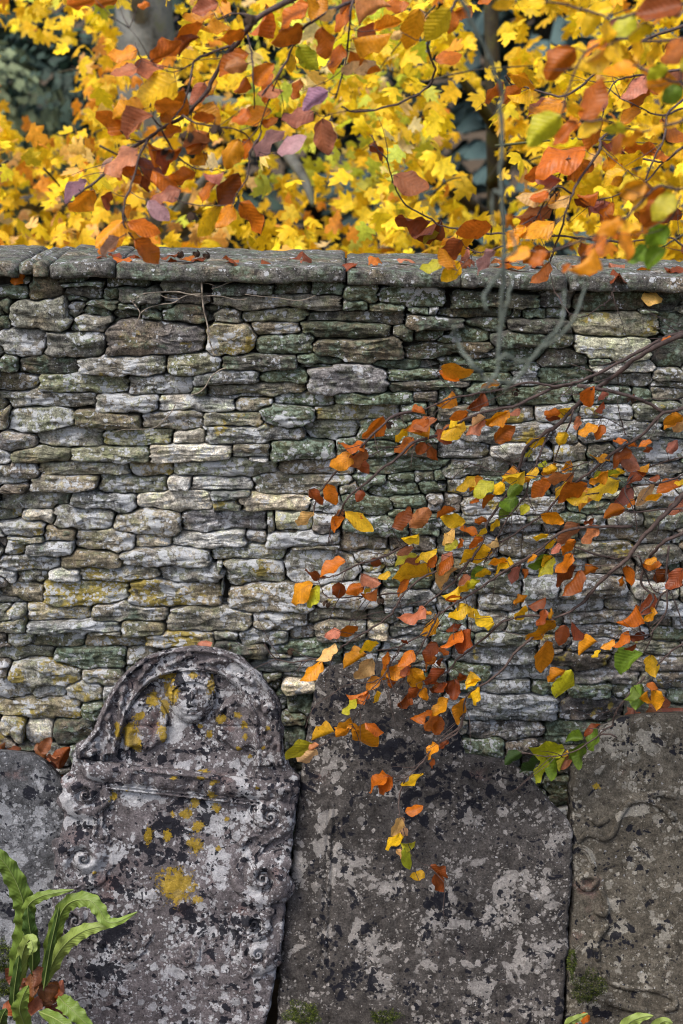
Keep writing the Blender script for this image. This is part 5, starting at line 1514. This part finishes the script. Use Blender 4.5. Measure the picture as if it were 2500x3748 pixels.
def maple(label, trunk_pts, r0, r1, bark, xr, limbs, n_total, seed, ycent):
    P = np.array(trunk_pts, float)
    root = empty('maple_tree', (P[0][0], P[0][1], P[0][2]))
    tag(root, label, 'tree', 'maples in yellow leaf beyond the wall')
    C = smooth_line(P, 8)
    V, F = tube(C, r0, r1, 14, 0.06, seed)
    build('trunk', V, F, bark, root)
    for q, (pts, a, b) in enumerate(limbs):
        V, F = tube(smooth_line(pts, 7), a, b, 8, 0.12, seed + q)
        build('limb', V, F, bark, root)
    cand = []
    tries = 0
    while len(cand) < n_total and tries < n_total * 30:
        tries += 1
        y = ycent + br.gauss(0, 0.85)
        if y < 0.95 or y > 6: continue
        x = br.uniform(*xr)
        dist = y + 4.5
        zlo = 2.62 - dist * 0.115; zhi = 2.62 + dist * 0.075
        z = br.uniform(zlo, zhi) if br.random() < 0.86 else br.uniform(zhi, zhi + 1.3)
        u, v = proj((x, y, z))
        xf, yf = u * 0.6272, v * 0.6272
        # leaves sit in loose sprays, with air between them
        if vnoise(x * 3.0, z * 4.5, y * 2.2, 301) + 0.35 * vnoise(x * 9, z * 11, y * 6, 303) < br.uniform(-0.6, 0.15): continue
        ok = True
        for gx, gy, rx, ry, p in GAPS:
            d = ((xf - gx) / rx) ** 2 + ((yf - gy) / ry) ** 2
            if d < 1 and br.random() < p * (1.15 - 0.5 * d): ok = False; break
        if not ok: continue
        seen = -40 < xf < 1610 and -30 < yf < 610
        cand.append((0 if seen else 1, y, x, z, xf, yf))
    cand.sort()
    bag = Bag()
    for i, (ns, y, x, z, xf, yf) in enumerate(cand):
        tn = MT[pick_tint(xf, yf)]
        c = vary(tn, br); q_ = br.uniform(0.80, 1.18); c = (min(0.95, c[0] * q_), min(0.9, c[1] * q_), c[2] * q_, 1)
        L = br.uniform(0.055, 0.105)
        X, Yv, Z = leaf_frame(br)
        if br.random() < 0.3: X, Z = -X, -Z
        P0 = np.array([x, y, z])
        if i < 290:
            o = bpy.data.objects.new('leaf', br.choice(MMESH))
            col.objects.link(o); o.parent = root; o.color = c
            place(o, root, P0, X, Yv, Z, L, L, L)
        else:
            V, F = br.choice(MSHAPES)
            W = P0 + L * (V[:, :1] * X + V[:, 1:2] * Yv + V[:, 2:3] * Z)
            bag.add(W, F, c)
    # fine shoots that carry the leaves
    sh = Bag()
    for q in range(70):
        i = br.randrange(len(cand))
        ns, y, x, z, xf, yf = cand[i]
        d = np.array([br.uniform(-1, 1), br.uniform(-0.4, 0.4), br.uniform(-0.7, 0.3)]) * br.uniform(0.12, 0.35)
        p = np.array([x, y, z])
        V, F = tube(smooth_line([p - d, p + np.array([0, 0, 0.02]), p + d], 4), 0.005, 0.002, 5)
        sh.add(V, F)
    s_ = sh.build('shoots', M_DARKBARK, root); s_['kind'] = 'stuff'
    f_ = bag.build('foliage', M_MAPLES, root, smooth=False); f_['kind'] = 'stuff'
    return root

def wp(xf, yf, Y): return at(*px('F', xf, yf), Y)
tL = wp(333, 60, 4.6); tR = wp(1128, 250, 4.0)
maple('yellow and amber maple with a grey lichened trunk beyond the left of the wall', [(tL[0] - 0.06, 4.7, 0.0), (tL[0] + 0.10, 4.65, 1.5), (tL[0] + 0.02, 4.6, 2.5), (tL[0], 4.6, 3.0), (tL[0] - 0.05, 4.6, 4.2), (tL[0] + 0.1, 4.6, 5.6)], 0.19, 0.13, M_TRUNK, (-2.9, 0.25),
      [([(tL[0] + 0.02, 4.55, 2.2), tuple(wp(410, 520, 4.0)), tuple(wp(430, 470, 3.5)), tuple(wp(520, 360, 2.9))], 0.07, 0.02),
       ([(tL[0], 4.6, 2.3), tuple(wp(150, 470, 3.8)), tuple(wp(60, 465, 3.4)), tuple(wp(-40, 490, 3.2))], 0.06, 0.02),
       ([(tL[0], 4.6, 2.9), tuple(wp(300, -60, 4.3)), tuple(wp(240, -140, 4.1)), tuple(wp(200, -200, 4.0))], 0.06, 0.03),
       ([(tL[0], 4.6, 2.6), tuple(wp(560, 250, 4.0)), tuple(wp(680, 380, 3.4)), tuple(wp(720, 470, 3.0))], 0.05, 0.015)], 4300, 3, 3.2)
maple('golden maple with a dark mossy trunk beyond the right of the wall', [(tR[0] + 0.1, 4.1, 0.0), (tR[0] + 0.05, 4.05, 1.6), (tR[0] + 0.02, 4.0, 2.4), (tR[0] - 0.01, 4.0, 3.0), (tR[0] - 0.05, 4.0, 4.4), (tR[0], 4.0, 5.5)], 0.05, 0.032, M_DARKBARK, (0.1, 2.9),
      [([tuple(wp(1145, 300, 4.0)), tuple(wp(1105, 245, 3.8)), tuple(wp(1070, 195, 3.7)), tuple(wp(1000, 110, 3.6))], 0.035, 0.015),
       ([tuple(wp(1130, 420, 4.0)), tuple(wp(1200, 330, 3.6)), tuple(wp(1300, 270, 3.3)), tuple(wp(1420, 180, 3.0))], 0.04, 0.012),
       ([tuple(wp(1130, 500, 4.0)), tuple(wp(1000, 420, 3.5)), tuple(wp(900, 400, 3.2))], 0.03, 0.012)], 4300, 9, 3.1)

# dark evergreens further off
def evergreen(label, x, y, h, rad, tint, seed, n=2400, base=0.4):
    r = np.random.default_rng(seed)
    root = empty('evergreen_tree', (x, y, float(ground_z(x, y))))
    tag(root, label, 'tree', 'dark evergreens behind the maples')
    z0 = float(ground_z(x, y))
    V, F = tube(np.array([(x, y, z0 - 0.1), (x + 0.1, y, z0 + h * 0.5), (x, y, z0 + h)]), 0.12, 0.03, 8)
    build('trunk', V, F, M_DARKBARK, root)
    b = Bag()
    for q in range(n):
        t = r.random() ** 0.8
        rr2 = rad * (1 - t) ** 0.7 * (0.75 + 0.25 * math.sin(t * 40 + seed)) * math.sqrt(r.uniform(0.25, 1.0))
        a = r.uniform(0, 2 * math.pi)
        p = np.array([x + rr2 * math.cos(a), y + rr2 * math.sin(a), z0 + base + (h - base) * t - 0.15 * rr2])
        out = np.array([math.cos(a), math.sin(a), -0.45 + r.normal(0, 0.3)]); out /= np.linalg.norm(out)
        sd_ = np.cross(out, [0, 0, 1]); sd_ /= np.linalg.norm(sd_) + 1e-9
        L, w = r.uniform(0.22, 0.5), r.uniform(0.07, 0.15)
        dn = np.array([0, 0, -0.06])
        W = np.array([p - sd_ * w * 0.3, p + out * L * 0.5 - sd_ * w + dn, p + out * L, p + out * L * 0.5 + sd_ * w + dn, p + sd_ * w * 0.3])
        f = r.uniform(0.5, 1.5)
        b.add(W, [(0, 1, 2), (0, 2, 4), (4, 2, 3)], (tint[0] * f, tint[1] * f, tint[2] * f, 1))
    c = b.build('crown', M_NEEDLE, root, smooth=False)
    return root
for q, (lab, x, y, h, rad, tint) in enumerate([
        ('tall blue-green evergreen showing in the gap right of centre', 1.6, 9.5, 8.0, 2.0, (0.045, 0.078, 0.078)),
        ('dark evergreen behind the left maple, near the grey trunk', -1.9, 11.0, 9.0, 2.0, (0.025, 0.045, 0.035)),
        ('dense evergreen beyond the middle of the wall', -0.3, 12.0, 9.0, 2.2, (0.030, 0.052, 0.045)),
        ('dark evergreen beyond the right end of the wall', 2.9, 12.5, 8.5, 2.2, (0.024, 0.04, 0.034)),
        ('narrow evergreen seen at the far left edge', -3.4, 9.5, 7.0, 1.5, (0.05, 0.075, 0.05)),
        ('tall evergreen outside the right edge of the view', 5.0, 11.5, 9.0, 2.3, (0.025, 0.045, 0.034))]):
    evergreen(lab, x, y, h, rad, tint, 50 + q)

# a pale clipped shrub at the left edge
def shrub(label, c, rx, rz, tint, seed, n=1500):
    r = np.random.default_rng(seed)
    root = empty('garden_shrub', (c[0], c[1], float(ground_z(c[0], c[1]))))
    tag(root, label, 'shrub')
    V, F = tube(np.array([(c[0], c[1], 0.0), (c[0] + 0.05, c[1], c[2])]), 0.06, 0.02, 6)
    build('stem', V, F, M_DARKBARK, root)
    b = Bag()
    for q in range(n):
        d = r.normal(size=3); d /= np.linalg.norm(d)
        p = np.array(c) + d * np.array([rx, rx, rz]) * r.uniform(0.6, 1.0) ** 0.5 * (1 + 0.15 * math.sin(d[0] * 7 + d[2] * 9))
        u_ = np.cross(d, r.normal(size=3)); u_ /= np.linalg.norm(u_)
        v_ = np.cross(d, u_)
        L, w = r.uniform(0.05, 0.10), r.uniform(0.025, 0.045)
        f = r.uniform(0.6, 1.4)
        b.add(np.array([p, p + u_ * L * 0.5 + v_ * w, p + u_ * L, p + u_ * L * 0.5 - v_ * w]), [(0, 1, 2, 3)], (tint[0] * f, tint[1] * f, tint[2] * f, 1))
    b.build('foliage', M_NEEDLE, root, smooth=False)
shrub('pale grey-green shrub at the far left beyond the wall', (-2.45, 7.0, 2.35), 0.55, 0.75, (0.20, 0.24, 0.13), 5)
shrub('dark low yew bush left of the maple trunk', (-1.75, 7.4, 2.3), 0.8, 0.9, (0.022, 0.045, 0.032), 6)
# ------------------------------------------------------------------ dead ivy on the wall
IV = empty('ivy_stem', at(740, 1022, -0.03))
tag(IV, 'dry grey ivy stem creeping down the wall from under the coping', 'ivy')
for line in '''
A1 15 9 | 1445 40, 1450 130, 1460 250, 1490 380, 1500 470, 1522 540, 1538 600
A1 9 9 | 1620 680, 1568 700, 1510 750, 1470 820, 1420 860, 1370 872
A2 10 6 | 1262 -50, 1240 0, 1180 70, 1130 115, 1075 138
A1 12 10 | 1440 150, 1360 152, 1260 132, 1100 140, 1020 152, 975 185, 950 205
A1 8 4 | 952 205, 930 180, 910 155
A1 12 6 | 950 205, 985 250, 1005 290, 985 345, 940 400, 890 425
A1 9 7 | 1005 290, 1060 250, 1150 225, 1250 210, 1330 162, 1440 165, 1568 163, 1690 188, 1773 185
A1 7 5 | 1140 150, 1200 178, 1280 182, 1340 160
B1 7 7 | 190 152, 300 166, 420 176, 540 195, 620 190, 695 160
B1 7 5 | -50 110, 0 98, 80 66, 180 50, 250 58
A1 6 4 | 1540 90, 1480 72, 1380 70
A2 6 3 | 1075 138, 960 140, 880 142, 810 165
A2 6 3 | 1120 300, 1160 275, 1260 265
'''.strip().splitlines():
    head_, body = line.split('|')
    cr, w0, w1 = head_.split()
    nm = [float(a) for a in body.replace(',', ' ').split()]
    ax, ay = px(cr, nm[0::2], nm[1::2])
    C = smooth_line(np.stack([ax, ay], -1), 6)
    P = at(C[:, 0], C[:, 1], -0.034 + 0.006 * vnoise(np.arange(len(C)) * 0.5, float(w0)))
    k = 0.00076
    V, F = tube(P, float(w0) / 1.96 * k / 2, float(w1) / 1.96 * k / 2, 6, 0.25, len(C))
    build('stem', V, F, M_IVY, IV)

# ------------------------------------------------------------------ fallen leaves
fr = random.Random(99)
def fallen(P, L, tint, label, group, normal=(0, 0, 1), az=None, tilt=0.3):
    root = bpy.data.objects.new('fallen_leaf', fr.choice(LEAVES))
    col.objects.link(root)
    tag(root, label, 'leaf', group)
    a = fr.uniform(0, 2 * math.pi) if az is None else az
    n = np.array(normal, float) + np.array([fr.gauss(0, tilt), fr.gauss(0, tilt), fr.gauss(0, tilt)]); n /= np.linalg.norm(n)
    t = np.array([math.cos(a), math.sin(a), 0.0]) if abs(n[2]) > 0.5 else np.array([math.cos(a), 0.0, math.sin(a)])
    y = t - n * (t @ n); y /= np.linalg.norm(y)
    x = np.cross(y, n)
    root.color = vary(TINT[tint], fr)
    root.matrix_world = Matrix(((x[0] * L, y[0] * L, n[0] * L, P[0]), (x[1] * L, y[1] * L, n[1] * L, P[1]), (x[2] * L, y[2] * L, n[2] * L, P[2]), (0, 0, 0, 1)))
    return root
def coping_z(X): return float(at(*px('F', 784 + X / 0.00121, top_line(784 + X / 0.00121)), -0.05)[2])
MARKS = [(255, 'by the first narrow joint'), (280, 'under the lowest hanging orange leaf'), (330, 'right of the lowest hanging orange leaf'), (380, 'left of the beech husks'), (405, 'just before the beech husks'), (440, 'among the beech husks'), (500, 'right of the beech husks'),
         (535, 'midway along the longest slab'), (580, 'past the middle of the longest slab'), (630, 'on the right half of the longest slab'), (670, 'well left of the wide joint'), (720, 'left of the wide joint'), (840, 'right of the wide joint'),
         (890, 'some way right of the wide joint'), (1000, 'left of the hanging pair of leaves'), (1070, 'under the russet hanging leaves'), (1110, 'left of the pale hanging twig'), (1145, 'beside the pale hanging twig'), (1180, 'right of the pale hanging twig'),
         (1220, 'left of the right-hand joint'), (1260, 'close to the right-hand joint'), (1350, 'just right of the right-hand joint'), (1420, 'on the slab at the right end'), (1470, 'midway on the right end slab'), (1510, 'below the green blurred leaves'), (1540, 'by the right edge'), (1600, 'last at the right edge')]
for xf, yy, tn, L in [(240, 0.04, 'r', .05), (262, 0.02, 'o', .055), (250, 0.10, 'r', .05), (300, 0.12, 'r', .05), (370, 0.03, 'r', .05), (392, 0.05, 'r', .045), (420, 0.0, 'o', .05), (470, 0.08, 'r', .05), (520, 0.02, 'r', .06), (548, 0.03, 'p', .055),
                      (600, 0.05, 'r', .06), (655, 0.10, 'r', .05), (690, 0.04, 'p', .045), (820, -0.01, 'r', .06), (868, 0.02, 'o', .05), (912, 0.12, 'p', .05), (1050, 0.06, 'r', .05), (1090, 0.05, 'p', .06), (1130, 0.08, 'p', .07), (1160, 0.10, 'r', .06),
                      (1205, 0.02, 'o', .07), (1240, 0.08, 'r', .05), (1400, -0.02, 'r', .07), (1490, 0.05, 'o', .07), (1530, 0.06, 'r', .06), (1555, 0.09, 'r', .05), (1450, 0.14, 'p', .05), (1340, 0.10, 'p', .05)]:
    X = (xf - 784) * 0.00121
    mark = [m for m in MARKS if xf < m[0]][0][1]
    depth = 'at the front edge' if yy < 0.035 else 'near the middle' if yy < 0.085 else 'towards the back'
    fallen((X, yy, coping_z(X) + 0.010), L * 1.15, tn, '%s leaf on the coping %s, %s' % ({'r': 'russet', 'o': 'orange', 'p': 'pinkish'}[tn], depth, mark), 'fallen leaves on the coping', tilt=0.28)
fallen(at(*px('A1', 108, 88), -0.03), 0.062, 'o', 'round orange leaf lodged in the gap under the coping at the left', None, (0.1, -1, 0.5), 1.5, 0.1)
fallen(at(*px('C1', 1300, 165), -0.03), 0.07, 't', 'tan leaf wedged under the coping above the big pale stone', None, (0.1, -0.8, 0.6), 0.3, 0.1)
fallen(at(*px('F', 452, 1482), -0.12), 0.045, 'p', 'pink-brown leaf resting behind the top of the carved headstone', None, (0, -1, 0.4), 0.2, 0.1)
for k, (x, y, tn) in enumerate([(100, 1745, 'b'), (112, 1768, 'r'), (126, 1782, 'b'), (140, 1800, 'b'), (118, 1750, 'p'), (134, 1765, 'r'), (146, 1785, 'r'), (94, 1730, 'b'), (106, 1760, 'b'), (150, 1818, 'b')]):
    P = at(*px('F', x, y), -0.10 - 0.008 * k)
    fallen(P, fr.uniform(0.055, 0.075), tn, 'dark red-brown leaf in the pile caught between the plain and carved headstones', 'leaves between two headstones', (0.2, -0.8, 0.6), None, 0.35)
for k, x in enumerate(np.linspace(-10, 100, 9)):
    P = at(*px('F', x, 1727 + max(0, x - 55) * 0.55), -0.08)
    fallen(P, 0.05, fr.choice('bbr'), 'dry red-brown leaf lying along the top of the plain headstone', 'leaves on the plain headstone', (0.0, -0.5, 0.9), None, 0.4)
for k in range(26):
    t_ = k / 25
    x = 1060 + 400 * t_; y = 470 - 125 * t_ + 18 * math.sin(t_ * 5)
    P = at(*px('C4', x + fr.uniform(-12, 12), y + fr.uniform(-14, 14)), -0.07 - fr.uniform(0, 0.05))
    fallen(P, fr.uniform(0.05, 0.08), fr.choice('bbbr'), 'dark dead leaf heaped along the top of the scrollwork headstone', 'leaves on the scrollwork headstone', (-0.2, -0.7, 0.7), None, 0.4)
for k, (x, y, tn) in enumerate([(70, 2235, 'b'), (82, 2265, 'b'), (92, 2285, 'p'), (60, 2255, 'b'), (105, 2290, 'r'), (78, 2290, 'a'), (118, 2298, 'p'), (50, 2240, 'b'), (96, 2310, 'b'), (125, 2330, 'b'), (66, 2215, 'b'), (20, 2290, 'b'), (10, 2330, 'r'), (110, 2345, 'r')]):
    P = at(*px('F', x, y), -0.46 - fr.uniform(0, 0.05))
    fallen(P, fr.uniform(0.06, 0.085), tn, 'brown fallen leaf in the clump at the foot of the fern', 'leaves at the foot of the fern', (0.1, -0.75, 0.6), None, 0.35)
for k, (x, y) in enumerate([(1325, 2338), (1308, 2348)]):
    fallen(at(*px('F', x, y), -0.50), 0.05, 'o', 'orange-brown leaf beside the fern tip at the bottom right', 'leaves at the bottom right', (0, -0.8, 0.6), None, 0.3)

# beech nut husks: on the coping, and hanging from the branches
def husk_mesh():
    b = Bag(); r = random.Random(4)
    for q in range(4):
        a0 = q * math.pi / 2
        V = []
        for i in range(5):
            t = i / 4
            w = 0.42 * math.sin(math.pi * (0.15 + 0.8 * t)); h = t * 1.0; o = 0.25 + 0.35 * math.sin(t * 2.0)
            for s in (-1, 0, 1):
                d = o + (0.08 if s == 0 else 0)
                V.append((math.cos(a0) * d - math.sin(a0) * s * w, math.sin(a0) * d + math.cos(a0) * s * w, h))
        b.add(V, [(i * 3 + j, i * 3 + j + 1, i * 3 + j + 4, i * 3 + j + 3) for i in range(4) for j in range(2)])
    for q in range(60):
        a = r.uniform(0, 6.28); h = r.uniform(0.05, 0.9); d = 0.33 + 0.33 * math.sin(h * 2)
        p = np.array([math.cos(a) * d, math.sin(a) * d, h]); o = np.array([math.cos(a), math.sin(a), r.uniform(-0.4, 0.6)]) * 0.22
        s = np.array([-math.sin(a), math.cos(a), 0]) * 0.03
        b.add(np.array([p - s, p + s, p + o]), [(0, 1, 2)])
    return mesh_of('beech_husk', np.vstack(b.v), b.f, M_HUSK)
HUSK = husk_mesh()
def husk(P, s, label, group, rot):
    o = bpy.data.objects.new('beech_husk', HUSK); col.objects.link(o)
    o.location = tuple(P); o.scale = (s, s, s); o.rotation_euler = rot
    tag(o, label, 'husk', group)
for xf, yy in [(418, 0.05), (452, 0.08), (478, 0.06)]:
    X = (xf - 784) * 0.00121
    husk((X, yy, coping_z(X) + 0.012), 0.017, 'brown bristly beech husk lying on the coping among the leaves', 'beech husks on the coping', (fr.uniform(0.6, 1.4), 0, fr.uniform(0, 6)))
for cr, x, y, Y in [('C1', 490, 750, -0.5), ('B3', 780, 395, -0.5), ('B3', 500, 740, -0.5), ('B2', 1210, 95, -0.5), ('B2', 1065, 295, -0.5), ('C1', 1240, 790, -0.5), ('B3', 1165, 370, -0.5), ('U1', 785, 690, -1.33), ('U1', 1000, 575, -1.33), ('U1', 860, 605, -1.33), ('U1', 885, 975, -1.33), ('U1', 1150, 70, -1.33)]:
    up_ = Y < -1
    husk(at(*px(cr, x, y), Y), 0.019 if up_ else 0.015, 'bristly brown beech husk hanging on the upper left branch' if up_ else 'bristly brown beech husk hanging on the long lower branch',
         'husks on the upper branch' if up_ else 'husks on the lower branch', (fr.uniform(1.8, 3.6), fr.uniform(-0.6, 0.6), fr.uniform(0, 6)))

# ------------------------------------------------------------------ hart's-tongue fern
def frond(parent, crop, pts, width, Y, lean_out, tint, seed, face=1.0):
    ax, ay = px(crop, [p[0] for p in pts], [p[1] for p in pts])
    C = smooth_line(np.stack([ax, ay], -1), 9)
    n = len(C)
    s = np.linspace(0, 1, n)
    P = at(C[:, 0], C[:, 1], Y - lean_out * np.sin(s * 1.7))
    k = 0.00068
    T = np.gradient(P, axis=0); T /= np.linalg.norm(T, axis=1)[:, None]
    view = np.array([0.15, -0.86, 0.5])
    S = np.cross(T, view); S /= np.linalg.norm(S, axis=1)[:, None]
    Nn = np.cross(S, T)
    wd = 0.86 * width / CROPS[crop][2] * k * 0.5 * np.clip(s * 7, 0.08, 1) ** 0.8 * (1 - np.clip((s - 0.45) / 0.56, 0, 1) ** 2.0) ** 0.8
    m = 9
    V, F = [], []
    per = 9
    for i in range(n):
        for j in range(m):
            w = -1 + 2 * j / (m - 1)
            ph = 6.28 * i / per * 1.0 + seed
            ruff = wd[i] * (0.34 * math.sin(ph * 1.25 + (1.7 if w > 0 else 0)) * abs(w) ** 2.2 + 0.10 * math.sin(ph * 3.1) * abs(w) ** 3)
            scal = 1 + 0.10 * math.sin(ph * 1.25 + (2.6 if w > 0 else 0.8)) * (abs(w) > 0.8)
            fold = -wd[i] * 0.30 * abs(w) + wd[i] * 0.05 * math.cos(2 * math.pi * i * 0.9) * abs(w)
            ridge = wd[i] * 0.055 * math.cos(math.pi * (i * 1.0 + abs(w) * 2.0)) * (0.15 < abs(w) < 0.95)
            V.append(P[i] + S[i] * wd[i] * w * scal * 1.06 + Nn[i] * (ruff + fold + ridge) * face)
        # nothing else
    for i in range(n - 1):
        for j in range(m - 1):
            F.append((i * m + j, i * m + j + 1, (i + 1) * m + j + 1, (i + 1) * m + j))
    o = build('frond', V, F, M_FERN, parent)
    ul = o.data.uv_layers.new(name='UVMap')
    for lp in o.data.loops:
        ul.data[lp.index].uv = (0.5 + 0.5 * (-1 + 2 * (lp.vertex_index % m) / (m - 1)) * 0.96, (lp.vertex_index // m) / n * len(pts) * 0.42)
    o.color = (*tint, 1)
    V, F = tube(P + Nn * (wd * -0.02 + 0.0008)[:, None], 0.0022, 0.0007, 5)
    r_ = build('midrib', V, F, M_FERN, parent)
    r_.parent = o; r_.location = (0, 0, 0)
    r_.color = (0.20, 0.25, 0.075, 1)
    return o
FG = [(0.115, 0.175, 0.028), (0.145, 0.21, 0.037), (0.045, 0.082, 0.017), (0.20, 0.26, 0.06)]
FN = empty('hart_tongue_fern', at(*px('K', 120, 1720), -0.47))
tag(FN, 'hart\'s-tongue fern with wavy bright green straps before the left headstones', 'fern')
for q, (pts, w, lo, t_) in enumerate([
        ([(80, 1760), (82, 1600), (95, 1480), (112, 1380), (112, 1290), (92, 1210), (50, 1120), (5, 1060), (-60, 1000), (-110, 980)], 118, 0.08, 0),
        ([(110, 1560), (112, 1400), (118, 1320), (135, 1265), (185, 1232), (250, 1215), (340, 1200)], 62, 0.10, 1),
        ([(190, 1650), (225, 1500), (255, 1380), (290, 1290), (340, 1250), (410, 1248), (455, 1290), (490, 1345), (545, 1345), (630, 1302)], 84, 0.14, 1),
        ([(195, 1660), (245, 1530), (300, 1450), (365, 1400), (430, 1375), (520, 1365)], 88, 0.10, 3),
        ([(85, 1660), (95, 1540), (115, 1460), (140, 1430), (150, 1470), (135, 1500)], 70, 0.12, 3),
        ([(150, 1590), (150, 1480), (140, 1400), (130, 1330), (128, 1280)], 82, 0.05, 2),
        ([(130, 1880), (105, 1800), (90, 1750), (105, 1690), (130, 1640)], 92, 0.06, 1),
        ([(440, 1860), (380, 1800), (330, 1750), (290, 1715), (270, 1690)][::-1], 96, 0.08, 0),
        ([(-30, 1900), (-5, 1830), (10, 1780), (30, 1745)], 70, 0.06, 2),
        ([(200, 1660), (215, 1560), (235, 1450), (262, 1330), (270, 1280)], 40, 0.04, 2),
        ([(60, 1760), (66, 1660), (80, 1560), (88, 1500)], 50, 0.05, 2),
        ([(180, 1760), (250, 1790), (310, 1830), (360, 1880)], 70, 0.09, 0)]):
    frond(FN, 'K', pts, w, -0.47 - 0.008 * q, lo, FG[t_], q * 1.3)
F2 = empty('hart_tongue_fern', at(*px('F', 1400, 2480), -0.50))
tag(F2, 'pale green fern tips poking up at the bottom right corner', 'fern')
for q, (pts, w) in enumerate([([(1330, 2440), (1310, 2380), (1305, 2352), (1325, 2338), (1350, 2326)], 26), ([(1400, 2470), (1420, 2390), (1440, 2352), (1470, 2336), (1500, 2332)], 34), ([(1460, 2460), (1490, 2380), (1520, 2346), (1545, 2348)], 30)]):
    frond(F2, 'F', pts, w, -0.50 - 0.01 * q, 0.05, FG[3], q * 2.1)

# ------------------------------------------------------------------ moss cushions
def moss(label, cx, cy, rx, ry, Y, seed, n=1500, dark=1.0):
    r = np.random.default_rng(seed)
    c = at(*px('F', cx, cy), Y)
    k = 0.00114
    root_me = Bag()
    for q in range(n):
        d = r.normal(size=3); d[1] = -abs(d[1]); d /= np.linalg.norm(d)
        lump = 0.7 + 0.4 * float(vnoise(d[0] * 2.5 + seed, d[2] * 2.5, d[1] * 2))
        p = c + d * np.array([rx * k, 0.035, ry * k]) * r.uniform(0.75, 1.0) * lump
        u_ = d + r.normal(size=3) * 0.6; u_ /= np.linalg.norm(u_)
        v_ = np.cross(u_, r.normal(size=3)); v_ /= np.linalg.norm(v_)
        L, w = r.uniform(0.004, 0.010), r.uniform(0.0012, 0.0026)
        f = r.uniform(0.4, 1.5) * dark
        tn = (0.14, 0.175, 0.02) if r.random() < 0.33 else (0.040, 0.062, 0.012)
        root_me.add(np.array([p - v_ * w, p + u_ * L * 0.5 + v_ * 0.2 * w, p + v_ * w, p + u_ * L]), [(0, 1, 3), (1, 2, 3)], (tn[0] * f, tn[1] * f, tn[2] * f, 1))
    o = root_me.build('moss_cushion', M_MOSS, None, c, smooth=False)
    tag(o, label, 'moss')
moss('green moss cushion at the lower left corner of the dark headstone', 694, 2322, 62, 40, -0.40, 1, 2200)
moss('thin dark moss strip near the middle of the dark headstone foot', 880, 2330, 56, 22, -0.395, 2, 1500, 0.8)
moss('black-green moss filling the corner beside the scrollwork headstone', 1350, 2262, 56, 62, -0.375, 3, 2600, 0.55)
moss('ragged moss growing on the plain headstone behind the fern', 8, 2195, 36, 62, -0.42, 4, 2200)
moss('small moss tuft low between the two right-hand headstones', 1312, 2205, 12, 50, -0.36, 6, 900, 0.8)
moss('moss cushion under the fern at the bottom left corner', 18, 2262, 34, 30, -0.47, 7, 1500, 0.8)
